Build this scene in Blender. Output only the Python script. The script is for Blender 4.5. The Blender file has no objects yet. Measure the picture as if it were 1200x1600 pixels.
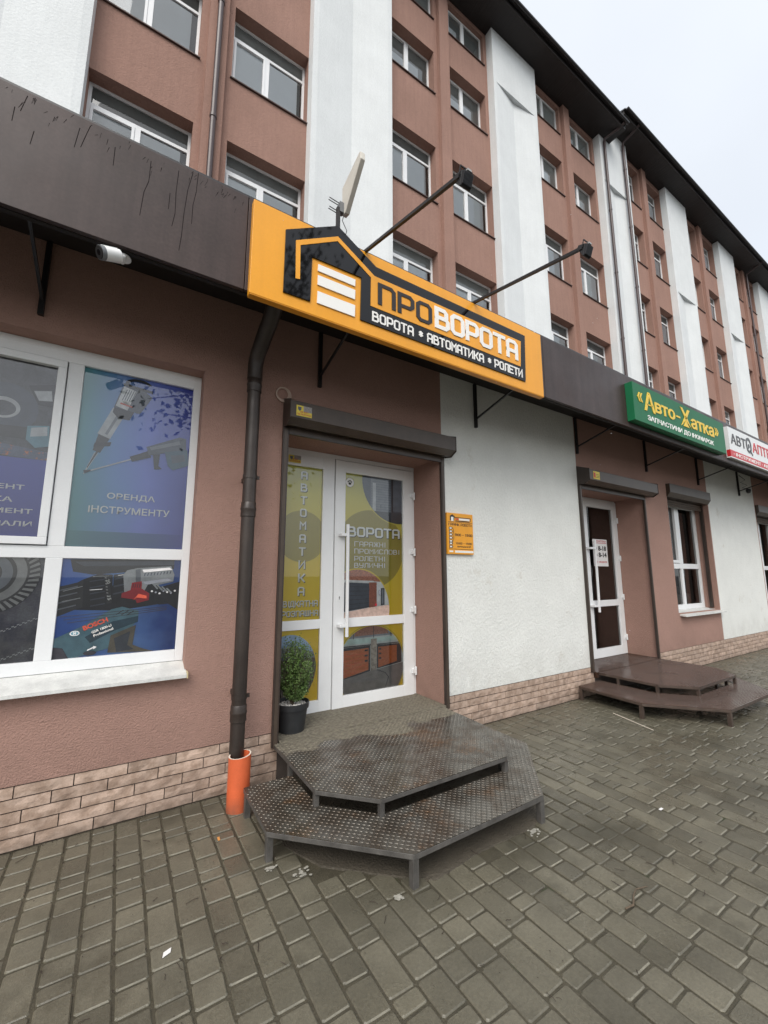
import bpy, math, random
from mathutils import Vector, Matrix
random.seed(7)
R = math.radians
scene = bpy.context.scene
col = scene.collection

# ------------------------------------------------------------------ camera
cam_d = bpy.data.cameras.new("camera")
cam = bpy.data.objects.new("camera", cam_d)
col.objects.link(cam)
scene.camera = cam
cam_d.sensor_fit = 'HORIZONTAL'
cam_d.sensor_width = 36.0
cam_d.lens = 644.06 / 1200 * 36.0
cam_d.clip_start = 0.05
cam_d.clip_end = 2000
yaw, pit, rol = R(32.3585), R(8.6255), R(-0.0354)
fw = Vector((math.sin(yaw)*math.cos(pit), math.cos(yaw)*math.cos(pit), math.sin(pit)))
rt = Vector((math.cos(yaw), -math.sin(yaw), 0))
up = rt.cross(fw)
r2 = rt*math.cos(rol) + up*math.sin(rol)
u2 = -rt*math.sin(rol) + up*math.cos(rol)
cam.matrix_world = Matrix(((r2.x, u2.x, -fw.x, 0), (r2.y, u2.y, -fw.y, 0), (r2.z, u2.z, -fw.z, 1.5), (0, 0, 0, 1)))

# ------------------------------------------------------------------ world: even pale overcast over a weak physical sky
SUN_EL, SUN_AZ = 48, 224          # azimuth measured clockwise from +Y, the light comes from behind the camera
world = bpy.data.worlds.new("World")
scene.world = world
world.use_nodes = True
nt = world.node_tree
nt.nodes.clear()
wo = nt.nodes.new('ShaderNodeOutputWorld')
bg = nt.nodes.new('ShaderNodeBackground')
bg2 = nt.nodes.new('ShaderNodeBackground')
add = nt.nodes.new('ShaderNodeAddShader')
sky = nt.nodes.new('ShaderNodeTexSky')
sky.sky_type = 'NISHITA'
sky.sun_disc = False
sky.sun_elevation = R(SUN_EL)
sky.sun_rotation = R(SUN_AZ)
sky.dust_density = 5.0
bg.inputs['Strength'].default_value = 0.05
nt.links.new(sky.outputs[0], bg.inputs['Color'])
tc = nt.nodes.new('ShaderNodeTexCoord')
sep = nt.nodes.new('ShaderNodeSeparateXYZ')
nt.links.new(tc.outputs['Generated'], sep.inputs[0])
cr = nt.nodes.new('ShaderNodeValToRGB')
cr.color_ramp.elements[0].position = 0.0
cr.color_ramp.elements[0].color = (0.57, 0.59, 0.60, 1)
cr.color_ramp.elements[1].position = 1.0
cr.color_ramp.elements[1].color = (0.69, 0.71, 0.725, 1)
nz = nt.nodes.new('ShaderNodeTexNoise')
nz.inputs['Scale'].default_value = 1.6
nz.inputs['Detail'].default_value = 4
nt.links.new(tc.outputs['Generated'], nz.inputs['Vector'])
mx = nt.nodes.new('ShaderNodeMixRGB')
mx.blend_type = 'MULTIPLY'
mx.inputs[0].default_value = 1.0
cl = nt.nodes.new('ShaderNodeMapRange')
cl.inputs['From Min'].default_value = 0.3
cl.inputs['From Max'].default_value = 0.7
cl.inputs['To Min'].default_value = 0.90
cl.inputs['To Max'].default_value = 1.06
nt.links.new(nz.outputs[0], cl.inputs[0])
nt.links.new(sep.outputs[2], cr.inputs[0])
nt.links.new(cr.outputs[0], mx.inputs[1])
nt.links.new(cl.outputs[0], mx.inputs[2])
nt.links.new(mx.outputs[0], bg2.inputs['Color'])
bg2.inputs['Strength'].default_value = 0.86
nt.links.new(bg.outputs[0], add.inputs[0])
nt.links.new(bg2.outputs[0], add.inputs[1])
nt.links.new(add.outputs[0], wo.inputs[0])

sl = bpy.data.lights.new("sun", 'SUN')
sl.energy = 1.5
sl.angle = R(50)
sl.color = (1.0, 0.985, 0.96)
so = bpy.data.objects.new("sun", sl)
col.objects.link(so)
d = Vector((math.sin(R(SUN_AZ))*math.cos(R(SUN_EL)), math.cos(R(SUN_AZ))*math.cos(R(SUN_EL)), math.sin(R(SUN_EL))))
so.rotation_euler = d.to_track_quat('Z', 'Y').to_euler()
so.location = d*40

scene.view_settings.view_transform = 'Standard'
scene.view_settings.look = 'None'
scene.view_settings.exposure = 0.58
scene.view_settings.gamma = 1.0
scene.view_settings.use_curve_mapping = False

# ------------------------------------------------------------------ materials
def mat(name, c, rough=0.7, metal=0.0, var=0.0, vscale=3.0, bump=0.0, bscale=60.0, spec=0.5, coat=0.0,
        rvar=0.0, rnd=0.0, c2=None, streak=0.0, grime=None, detail=6, clear=0.0, stretch=None, bdist=0.01, splot=None):
    m = bpy.data.materials.new(name)
    m.use_nodes = True
    t = m.node_tree
    b = t.nodes['Principled BSDF']
    L = t.links.new
    b.inputs['Roughness'].default_value = rough
    b.inputs['Metallic'].default_value = metal
    b.inputs['Specular IOR Level'].default_value = spec
    b.inputs['Coat Weight'].default_value = coat
    b.inputs['Coat Roughness'].default_value = 0.05
    geo = t.nodes.new('ShaderNodeNewGeometry')
    pos = geo.outputs['Position']
    base = t.nodes.new('ShaderNodeRGB')
    base.outputs[0].default_value = (*c, 1)
    cur = base.outputs[0]
    def noise(scale, det=detail, vec=None, rough_=0.6):
        n = t.nodes.new('ShaderNodeTexNoise')
        n.inputs['Scale'].default_value = scale
        n.inputs['Detail'].default_value = det
        n.inputs['Roughness'].default_value = rough_
        L(vec or pos, n.inputs['Vector'])
        return n.outputs[0]
    def rng(s, a, b_, c_, d_):
        q = t.nodes.new('ShaderNodeMapRange')
        q.inputs['From Min'].default_value = a
        q.inputs['From Max'].default_value = b_
        q.inputs['To Min'].default_value = c_
        q.inputs['To Max'].default_value = d_
        L(s, q.inputs[0])
        return q.outputs[0]
    def mul(colr, fac):
        q = t.nodes.new('ShaderNodeMixRGB')
        q.blend_type = 'MULTIPLY'
        q.inputs[0].default_value = 1
        L(colr, q.inputs[1])
        L(fac, q.inputs[2])
        return q.outputs[0]
    def mix(f, a, colr):
        q = t.nodes.new('ShaderNodeMixRGB')
        L(f, q.inputs[0])
        L(a, q.inputs[1])
        q.inputs[2].default_value = (*colr, 1)
        return q.outputs[0]
    if c2:
        cur = mix(rng(noise(vscale*1.7, 5), 0.42, 0.62, 0, 1), cur, c2)
    if var:
        cur = mul(cur, rng(noise(vscale), 0.28, 0.72, 1-var, 1+var))
        cur = mul(cur, rng(noise(vscale*22, 3), 0.3, 0.7, 1-var*0.6, 1+var*0.6))
    if streak:
        mp = t.nodes.new('ShaderNodeMapping')
        mp.inputs['Scale'].default_value = (14, 14, 0.8)
        L(pos, mp.inputs[0])
        cur = mul(cur, rng(noise(1.0, 4, mp.outputs[0]), 0.35, 0.65, 1-streak, 1+streak*0.3))
    if rnd:
        oi = t.nodes.new('ShaderNodeObjectInfo')
        cur = mul(cur, rng(oi.outputs['Random'], 0, 1, 1-rnd, 1+rnd))
    if splot:   # (colour, scale, threshold, softness)
        cur = mix(rng(noise(splot[1], 8, None, 0.7), splot[2], splot[2]+splot[3], 0, 1), cur, splot[0])
    if grime:   # (colour, z low, z high, amount): dirt that splashes up from the ground
        sp = t.nodes.new('ShaderNodeSeparateXYZ')
        L(pos, sp.inputs[0])
        a = rng(sp.outputs[2], grime[1], grime[2], grime[3], 0)
        n_ = rng(noise(7, 6), 0.35, 0.65, 0.2, 1)
        q = t.nodes.new('ShaderNodeMath')
        q.operation = 'MULTIPLY'
        L(a, q.inputs[0])
        L(n_, q.inputs[1])
        cur = mix(q.outputs[0], cur, grime[0])
    L(cur, b.inputs['Base Color'])
    if rvar:
        L(rng(noise(vscale*0.8, 4), 0.35, 0.65, max(0.03, rough-rvar), min(1, rough+rvar)), b.inputs['Roughness'])
    if bump:
        vec = pos
        if stretch:
            mp = t.nodes.new('ShaderNodeMapping')
            mp.inputs['Scale'].default_value = stretch
            L(pos, mp.inputs[0])
            vec = mp.outputs[0]
        bp = t.nodes.new('ShaderNodeBump')
        bp.inputs['Strength'].default_value = bump
        bp.inputs['Distance'].default_value = bdist
        L(noise(bscale, 4, vec), bp.inputs['Height'])
        L(bp.outputs[0], b.inputs['Normal'])
    return m

def mat_glass(name, tint=(0.55, 0.6, 0.62), refl=0.12, clear=0.9):
    """window glass: see-through, with a mirror coat that grows towards grazing angles"""
    m = bpy.data.materials.new(name)
    m.use_nodes = True
    t = m.node_tree
    t.nodes.clear()
    o = t.nodes.new('ShaderNodeOutputMaterial')
    tr = t.nodes.new('ShaderNodeBsdfTransparent')
    tr.inputs[0].default_value = (*[x*clear for x in tint], 1)
    gl = t.nodes.new('ShaderNodeBsdfGlossy')
    gl.inputs['Roughness'].default_value = 0.015
    fr = t.nodes.new('ShaderNodeFresnel')
    fr.inputs[0].default_value = 1.5
    mr = t.nodes.new('ShaderNodeMapRange')
    mr.inputs['To Min'].default_value = refl
    mr.inputs['To Max'].default_value = 1.0
    mx_ = t.nodes.new('ShaderNodeMixShader')
    t.links.new(fr.outputs[0], mr.inputs[0])
    t.links.new(mr.outputs[0], mx_.inputs[0])
    t.links.new(tr.outputs[0], mx_.inputs[1])
    t.links.new(gl.outputs[0], mx_.inputs[2])
    t.links.new(mx_.outputs[0], o.inputs[0])
    return m

def mat_grad(name, stops, axis, a, b, var=0.06, vscale=4, rough=0.5):
    """printed colour gradient along one axis, from a to b"""
    m = mat(name, (1, 1, 1), rough)
    t = m.node_tree
    L = t.links.new
    bs = t.nodes['Principled BSDF']
    geo = t.nodes.new('ShaderNodeNewGeometry')
    sp = t.nodes.new('ShaderNodeSeparateXYZ')
    L(geo.outputs['Position'], sp.inputs[0])
    n = t.nodes.new('ShaderNodeTexNoise')
    n.inputs['Scale'].default_value = vscale
    n.inputs['Detail'].default_value = 3
    L(geo.outputs['Position'], n.inputs['Vector'])
    mr = t.nodes.new('ShaderNodeMapRange')
    mr.inputs['From Min'].default_value = a
    mr.inputs['From Max'].default_value = b
    L(sp.outputs[axis], mr.inputs[0])
    ad = t.nodes.new('ShaderNodeMath')
    ad.operation = 'MULTIPLY_ADD'
    L(n.outputs[0], ad.inputs[0])
    ad.inputs[1].default_value = var*4
    ad.inputs[2].default_value = -var*2
    a2 = t.nodes.new('ShaderNodeMath')
    a2.operation = 'ADD'
    L(mr.outputs[0], a2.inputs[0])
    L(ad.outputs[0], a2.inputs[1])
    r_ = t.nodes.new('ShaderNodeValToRGB')
    els = r_.color_ramp.elements
    els[0].position, els[0].color = stops[0][0], (*stops[0][1], 1)
    els[1].position, els[1].color = stops[-1][0], (*stops[-1][1], 1)
    for p_, c_ in stops[1:-1]:
        e = els.new(p_)
        e.color = (*c_, 1)
    L(a2.outputs[0], r_.inputs[0])
    L(r_.outputs[0], bs.inputs['Base Color'])
    return m

def rgb(r, g, b):
    f = lambda v: ((v/255+0.055)/1.055)**2.4 if v > 10 else v/255/12.92
    return (f(r), f(g), f(b))

M = {}
M['stucco_brown'] = mat('brown stucco', (0.375, 0.232, 0.190), 0.9, var=0.07, vscale=1.3, bump=0.9, bscale=95, bdist=0.012, spec=0.25,
                        grime=((0.16, 0.11, 0.085), 0.3, 0.62, 0.35))
M['stucco_white'] = mat('white stucco', (0.76, 0.775, 0.745), 0.9, var=0.05, vscale=2.2, bump=0.9, bscale=70, bdist=0.013, spec=0.25, stretch=(1, 1, 0.55),
                        grime=((0.30, 0.27, 0.22), 0.3, 0.75, 0.28), splot=((0.60, 0.58, 0.52), 2.4, 0.62, 0.12))
M['block_brown'] = mat('brown render of the block', (0.325, 0.198, 0.158), 0.92, var=0.08, vscale=0.8, streak=0.06, bump=0.7, bscale=35, bdist=0.02, spec=0.2)
M['block_white'] = mat('pale render of the block', (0.69, 0.720, 0.725), 0.9, var=0.05, vscale=1.1, bump=0.35, bscale=22, bdist=0.02, spec=0.2, streak=0.025)
M['pvc'] = mat('white pvc', (0.80, 0.82, 0.83), 0.3, var=0.03, vscale=5, spec=0.5)
M['pvc_dirty'] = mat('weathered white sill', (0.66, 0.67, 0.65), 0.45, var=0.12, vscale=6, streak=0.12)
M['glass'] = mat_glass('window glass', (0.93, 0.95, 0.95), 0.05, 1.0)
M['glass_poster'] = mat_glass('shop window glass', (0.95, 0.97, 0.97), 0.07, 1.0)
M['glass_door'] = mat_glass('door glass', (0.75, 0.75, 0.73), 0.09, 0.9)
M['dark_room'] = mat('dark interior', (0.035, 0.035, 0.037), 0.9, var=0.3, vscale=1.5)
M['room_grey'] = mat('unlit room', (0.30, 0.31, 0.30), 0.9, rnd=0.0, var=0.3, vscale=0.8)
M['net'] = mat('grey net curtain', (0.23, 0.236, 0.228), 0.9, rnd=0.4, var=0.15, vscale=3)
M['blind'] = mat('grey roller blind', (0.60, 0.63, 0.65), 0.9, rnd=0.14, var=0.04, vscale=2)
M['soffit'] = mat('dark brown soffit cladding', (0.018, 0.014, 0.013), 0.6, var=0.2, vscale=3, bump=0.6, bscale=4, stretch=(6, 0.05, 0.05), bdist=0.03)
M['gutter'] = mat('dark brown gutter', (0.022, 0.020, 0.021), 0.35, spec=0.5)
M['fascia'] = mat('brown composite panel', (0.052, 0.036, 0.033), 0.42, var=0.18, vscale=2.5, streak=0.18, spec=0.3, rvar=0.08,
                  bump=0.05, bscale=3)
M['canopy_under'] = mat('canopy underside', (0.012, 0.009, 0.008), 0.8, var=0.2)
M['black_steel'] = mat('black painted steel', (0.012, 0.011, 0.012), 0.4, var=0.2, vscale=8, spec=0.5)
M['orange'] = mat('orange sign face', (0.80, 0.345, 0.018), 0.34, var=0.04, vscale=4, spec=0.5, streak=0.04)
M['orange_edge'] = mat('orange sign edge', (0.66, 0.27, 0.015), 0.4, var=0.06)
M['logo_black'] = mat('glossy black acrylic', (0.006, 0.006, 0.007), 0.04, spec=0.35, coat=0.0)
M['letter_dark'] = mat('dark grey letter', (0.028, 0.025, 0.026), 0.3, spec=0.3)
M['letter_white'] = mat('white letter', (0.82, 0.82, 0.79), 0.35)
M['green'] = mat('green sign', (0.012, 0.140, 0.058), 0.45, var=0.05, spec=0.2, streak=0.05)
M['yellow_letter'] = mat('yellow letter', (0.78, 0.52, 0.03), 0.4)
M['sign_white'] = mat('white sign', (0.72, 0.74, 0.74), 0.35, var=0.03)
M['sign_red'] = mat('red print', (0.52, 0.02, 0.025), 0.4)
M['ink_red'] = mat('red ink', (0.50, 0.03, 0.04), 0.5)
M['ink_black'] = mat('black ink', (0.015, 0.015, 0.016), 0.5)
M['shutter'] = mat('brown shutter housing', (0.066, 0.048, 0.036), 0.38, var=0.14, vscale=5, streak=0.08, spec=0.5)
M['rail'] = mat('brown shutter rail', (0.040, 0.029, 0.024), 0.4, var=0.15, vscale=5)
M['pipe'] = mat('brown downpipe', (0.036, 0.026, 0.021), 0.45, var=0.28, vscale=6, streak=0.25, rvar=0.12)
M['pipe_upper'] = mat('brown plastic downpipe', (0.055, 0.036, 0.036), 0.35, var=0.1)
M['orange_pipe'] = mat('orange drain pipe', (0.62, 0.125, 0.045), 0.42, var=0.10, vscale=9, splot=((0.10, 0.07, 0.05), 18, 0.66, 0.06),
                       grime=((0.10, 0.07, 0.05), 0.0, 0.10, 0.8))
M['pipe_rim'] = mat('pale pipe rim', (0.75, 0.68, 0.58), 0.6)
M['mortar'] = mat('dark joint mortar', (0.075, 0.060, 0.052), 0.95, var=0.2, vscale=8)
M['brick'] = mat('clinker tile', (0.46, 0.345, 0.275), 0.8, var=0.16, vscale=9, rnd=0.13, c2=(0.315, 0.225, 0.17), bump=0.7, bscale=38, bdist=0.006,
                 grime=((0.12, 0.10, 0.08), 0.0, 0.10, 0.55))
M['paver'] = mat('wet grey concrete paver', (0.120, 0.111, 0.082), 0.35, var=0.22, vscale=3.5, rnd=0.20, bump=0.55, bscale=170, bdist=0.004, rvar=0.20, spec=0.5,
                 splot=((0.062, 0.057, 0.040), 0.9, 0.50, 0.14))
M['paver_edge_glint'] = mat('sky-lit pale paver edge', (0.165, 0.155, 0.120), 0.6, var=0.4, vscale=12)  # sky light on the street-side bevel, painted in as a paler colour
M['joint'] = mat('sandy paving joint', (0.060, 0.053, 0.035), 0.6, var=0.3, vscale=9, bump=0.8, bscale=120, bdist=0.005, splot=((0.035, 0.045, 0.018), 5, 0.6, 0.1))
M['sand'] = mat('wet dirt', (0.085, 0.074, 0.056), 0.62, var=0.25, vscale=4, bump=0.9, bscale=70, bdist=0.01)
M['asphalt'] = mat('asphalt', (0.05, 0.05, 0.05), 0.8, var=0.15, vscale=1, bump=0.5, bscale=60)
M['plate'] = mat('worn steel tread plate', (0.165, 0.145, 0.120), 0.42, metal=0.55, var=0.25, vscale=5, rvar=0.12, spec=0.5,
                 c2=(0.115, 0.095, 0.072), splot=((0.17, 0.075, 0.025), 3.2, 0.60, 0.12))
def mat_plate():
    m = mat('worn steel tread plate', (0.130, 0.122, 0.106), 0.27, metal=0.55, var=0.22, vscale=5, rvar=0.10, spec=0.5, c2=(0.085, 0.070, 0.055), splot=((0.14, 0.075, 0.035), 2.6, 0.56, 0.16))
    t = m.node_tree; L = t.links.new; b = t.nodes['Principled BSDF']
    src = b.inputs['Base Color'].links[0].from_socket; rs = b.inputs['Roughness'].links[0].from_socket
    geo = t.nodes.new('ShaderNodeNewGeometry'); sp = t.nodes.new('ShaderNodeSeparateXYZ'); L(geo.outputs['Position'], sp.inputs[0])
    n = t.nodes.new('ShaderNodeTexNoise'); n.inputs['Scale'].default_value = 2.6; n.inputs['Detail'].default_value = 6; L(geo.outputs['Position'], n.inputs['Vector'])
    ma = t.nodes.new('ShaderNodeMath'); ma.operation = 'MULTIPLY_ADD'; L(n.outputs[0], ma.inputs[0]); ma.inputs[1].default_value = 0.75; L(sp.outputs[1], ma.inputs[2])
    mr = t.nodes.new('ShaderNodeMapRange'); mr.inputs['From Min'].default_value = 3.36; mr.inputs['From Max'].default_value = 3.40; L(ma.outputs[0], mr.inputs[0])
    mx_ = t.nodes.new('ShaderNodeMixRGB'); L(mr.outputs[0], mx_.inputs[0]); L(src, mx_.inputs[1]); n2 = t.nodes.new('ShaderNodeTexNoise'); n2.inputs['Scale'].default_value = 34; n2.inputs['Detail'].default_value = 8; L(geo.outputs['Position'], n2.inputs['Vector'])
    dc = t.nodes.new('ShaderNodeValToRGB'); dc.color_ramp.elements[0].position = 0.35; dc.color_ramp.elements[0].color = (0.165, 0.150, 0.118, 1); dc.color_ramp.elements[1].position = 0.65; dc.color_ramp.elements[1].color = (0.265, 0.243, 0.19, 1)
    L(n2.outputs[0], dc.inputs[0]); L(dc.outputs[0], mx_.inputs[2]); L(mx_.outputs[0], b.inputs['Base Color'])
    m2 = t.nodes.new('ShaderNodeMixRGB'); L(mr.outputs[0], m2.inputs[0]); L(rs, m2.inputs[1]); m2.inputs[2].default_value = (0.75, 0.75, 0.75, 1); L(m2.outputs[0], b.inputs['Roughness'])
    return m
M['plate'] = mat_plate()
M['plate_frame'] = mat('grey step frame steel', (0.115, 0.110, 0.103), 0.5, metal=0.3, var=0.3, vscale=12, splot=((0.12, 0.06, 0.03), 9, 0.62, 0.1), streak=0.2)
M['plate_brown'] = mat('wet brown painted tread plate', (0.050, 0.026, 0.017), 0.17, metal=0.0, var=0.2, vscale=4, rvar=0.12, spec=0.6)
M['frame_brown'] = mat('brown step frame steel', (0.085, 0.062, 0.050), 0.45, metal=0.3, var=0.3, vscale=12, splot=((0.20, 0.19, 0.17), 7, 0.60, 0.1))
M['pot'] = mat('black plastic pot', (0.022, 0.024, 0.027), 0.45, var=0.2, vscale=14)
M['pebble'] = mat('white pebble', (0.74, 0.72, 0.68), 0.6, var=0.2, vscale=40)
M['soil'] = mat('soil', (0.03, 0.022, 0.016), 0.95)
M['box_leaf'] = mat('boxwood leaf', (0.085, 0.150, 0.038), 0.5, var=0.4, vscale=9, c2=(0.11, 0.17, 0.05), spec=0.4)
M['bark'] = mat('bark', (0.10, 0.075, 0.05), 0.9, var=0.3, vscale=20)
M['leaf'] = mat('tree leaf', (0.055, 0.085, 0.03), 0.6, var=0.4, vscale=4)
M['camera_white'] = mat('white camera shell', (0.78, 0.79, 0.78), 0.35)
M['grey_plastic'] = mat('grey plastic', (0.16, 0.17, 0.18), 0.45)
M['radome'] = mat('beige antenna shell', (0.60, 0.575, 0.51), 0.5, var=0.08, vscale=8)
M['radome_edge'] = mat('shaded antenna edge', (0.30, 0.26, 0.21), 0.6, var=0.12, vscale=12)  # shell colour darkened to stand for shade on the lower edge; unused
M['lamp_black'] = mat('black lamp casting', (0.016, 0.016, 0.018), 0.35, spec=0.5)
M['lamp_glass'] = mat('lamp glass', (0.35, 0.36, 0.36), 0.15)
M['paper'] = mat('paper', (0.76, 0.75, 0.74), 0.6)
M['sticker_yellow'] = mat('yellow sticker', (0.72, 0.58, 0.08), 0.5)
M['sticker_grey'] = mat('faded sticker', (0.30, 0.28, 0.27), 0.5, var=0.3, vscale=60)
M['cable'] = mat('beige cable', (0.55, 0.42, 0.35), 0.6)
M['twig'] = mat('twig', (0.035, 0.025, 0.018), 0.9)
M['butt'] = mat('orange scrap', (0.60, 0.27, 0.07), 0.7)
M['drip'] = mat('dark run mark', (0.010, 0.006, 0.006), 0.75, spec=0.1)
M['interior_goods'] = mat('goods behind glass', (0.30, 0.29, 0.27), 0.7, rnd=0.4, var=0.3, vscale=14)

# ------------------------------------------------------------------ mesh builder
def props(o, label=None, cat=None, group=None, kind=None):
    if label: o['label'] = label
    if cat: o['category'] = cat
    if group: o['group'] = group
    if kind: o['kind'] = kind
    return o

def clip(poly, clipper):
    """Sutherland-Hodgman: poly cut to a convex counter-clockwise polygon"""
    out = list(poly)
    n = len(clipper)
    for i in range(n):
        a, b = clipper[i], clipper[(i+1) % n]
        inside = lambda p: (b[0]-a[0])*(p[1]-a[1])-(b[1]-a[1])*(p[0]-a[0]) >= -1e-9
        res = []
        for j in range(len(out)):
            p, q = out[j], out[(j+1) % len(out)]
            ip, iq = inside(p), inside(q)
            if ip: res.append(p)
            if ip != iq:
                dx, dy = q[0]-p[0], q[1]-p[1]
                den = (b[0]-a[0])*dy-(b[1]-a[1])*dx
                if abs(den) > 1e-12:
                    t = -((b[0]-a[0])*(p[1]-a[1])-(b[1]-a[1])*(p[0]-a[0]))/den
                    res.append((p[0]+t*dx, p[1]+t*dy))
        out = res
        if len(out) < 3: return []
    return out

def circ(cx, cz, r, n=40, a0=0, a1=360, rz=None):
    rz = rz or r
    m = n if a1-a0 >= 360 else n+1
    return [(cx+r*math.cos(R(a0+(a1-a0)*i/n)), cz+rz*math.sin(R(a0+(a1-a0)*i/n))) for i in range(m)]

def rect(x0, z0, x1, z1): return [(x0, z0), (x1, z0), (x1, z1), (x0, z1)]

class MB:
    def __init__(s):
        s.v, s.f, s.m, s.mats = [], [], [], []
    def mi(s, m):
        m = M[m] if isinstance(m, str) else m
        if m not in s.mats: s.mats.append(m)
        return s.mats.index(m)
    def add(s, vs, fs, m):
        o = len(s.v); k = s.mi(m)
        s.v += [tuple(x) for x in vs]
        for f in fs:
            s.f.append([o+i for i in f]); s.m.append(k)
        return s
    def box(s, x0, x1, y0, y1, z0, z1, m):
        vs = [(x0, y0, z0), (x1, y0, z0), (x1, y1, z0), (x0, y1, z0), (x0, y0, z1), (x1, y0, z1), (x1, y1, z1), (x0, y1, z1)]
        return s.add(vs, [(0, 3, 2, 1), (4, 5, 6, 7), (0, 1, 5, 4), (1, 2, 6, 5), (2, 3, 7, 6), (3, 0, 4, 7)], m)
    def prism(s, poly, lo, hi, m, plane='xz', m_side=None):
        """polygon extruded along the axis that its plane leaves out"""
        if len(poly) < 3: return s
        mk = {'xz': lambda p, w: (p[0], w, p[1]), 'xy': lambda p, w: (p[0], p[1], w), 'yz': lambda p, w: (w, p[0], p[1])}[plane]
        n = len(poly)
        ar = sum(poly[i][0]*poly[(i+1) % n][1]-poly[(i+1) % n][0]*poly[i][1] for i in range(n))
        if ar < 0: poly = poly[::-1]
        if plane == 'xz':          # front = low y
            vs = [mk(p, lo) for p in poly]+[mk(p, hi) for p in poly]
            caps = [list(range(n)), list(range(2*n-1, n-1, -1))]
            sides = [(i, i+n, (i+1) % n+n, (i+1) % n) for i in range(n)]
        else:
            vs = [mk(p, lo) for p in poly]+[mk(p, hi) for p in poly]
            caps = [list(range(n-1, -1, -1)), list(range(n, 2*n))]
            sides = [(i, (i+1) % n, (i+1) % n+n, i+n) for i in range(n)]
        o = len(s.v)
        s.add(vs, caps, m)
        k = s.mi(m_side or m)
        for f in sides:
            s.f.append([o+i for i in f]); s.m.append(k)
        return s
    def tube(s, pts, r, m, n=10, caps=True, sq=False):
        pts = [Vector(p) for p in pts]
        rs = r if isinstance(r, (list, tuple)) else [r]*len(pts)
        rings = []
        prev = None
        for i, p in enumerate(pts):
            t = (pts[min(i+1, len(pts)-1)]-pts[max(i-1, 0)]).normalized()
            if prev is None:
                a = Vector((0, 0, 1)) if abs(t.z) < 0.9 else Vector((0, 1, 0))
                u = t.cross(a).normalized()
            else:
                u = (prev-t*prev.dot(t)).normalized()
            prev = u
            w = t.cross(u)
            off = math.pi/4 if sq else 0
            rings.append([p+(u*math.cos(off+2*math.pi*k/n)+w*math.sin(off+2*math.pi*k/n))*rs[i] for k in range(n)])
        vs = [q for ring in rings for q in ring]
        fs = []
        for i in range(len(pts)-1):
            for k in range(n):
                fs.append((i*n+k, i*n+(k+1) % n, (i+1)*n+(k+1) % n, (i+1)*n+k))
        if caps:
            fs.append(list(range(n-1, -1, -1)))
            fs.append([(len(pts)-1)*n+k for k in range(n)])
        return s.add(vs, fs, m)
    def lathe(s, prof, cx, cy, m, n=28):
        """profile of (radius, z)"""
        vs = [(cx+r*math.cos(2*math.pi*k/n), cy+r*math.sin(2*math.pi*k/n), z) for r, z in prof for k in range(n)]
        fs = []
        for i in range(len(prof)-1):
            for k in range(n):
                fs.append((i*n+k, i*n+(k+1) % n, (i+1)*n+(k+1) % n, (i+1)*n+k))
        return s.add(vs, fs, m)
    def mesh(s, name):
        me = bpy.data.meshes.new(name)
        me.from_pydata(s.v, [], s.f)
        for m in s.mats: me.materials.append(m)
        me.polygons.foreach_set('material_index', s.m)
        me.update()
        return me
    def build(s, name, parent=None, smooth=False, bevel=0, **kw):
        o = bpy.data.objects.new(name, s.mesh(name))
        col.objects.link(o)
        LOC[o.name] = Vector((0, 0, 0))
        if parent: o.parent = parent; o.matrix_parent_inverse = Matrix.Translation(-parent_loc(parent))
        if smooth:
            for p in o.data.polygons: p.use_smooth = True
            o.data.set_sharp_from_angle(angle=R(40))
        if bevel:
            b = o.modifiers.new('bevel', 'BEVEL')
            b.width = bevel; b.segments = 2; b.limit_method = 'ANGLE'; b.angle_limit = R(40)
        return props(o, **kw)

LOC = {}
def parent_loc(p): return LOC[p.name]
def empty(name, loc, label=None, cat=None, group=None, parent=None):
    o = bpy.data.objects.new(name, None)
    o.empty_display_size = 0.1
    col.objects.link(o)
    o.location = loc
    LOC[o.name] = Vector(loc)
    return props(o, label, cat, group)
def place(name, me, loc, parent):
    """mesh data placed at a world point under a parent"""
    o = bpy.data.objects.new(name, me)
    col.objects.link(o)
    o.parent = parent
    o.location = Vector(loc)-parent_loc(parent)
    LOC[o.name] = Vector(loc)
    return o
def copy_tree(src, loc, **kw):
    """copy of a thing with its parts and sub-parts"""
    r = src.copy(); col.objects.link(r); r.location = loc
    for c in list(src.children):
        d_ = c.copy(); col.objects.link(d_); d_.parent = r
        for g in list(c.children):
            e = g.copy(); col.objects.link(e); e.parent = d_
    return props(r, **kw)

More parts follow.
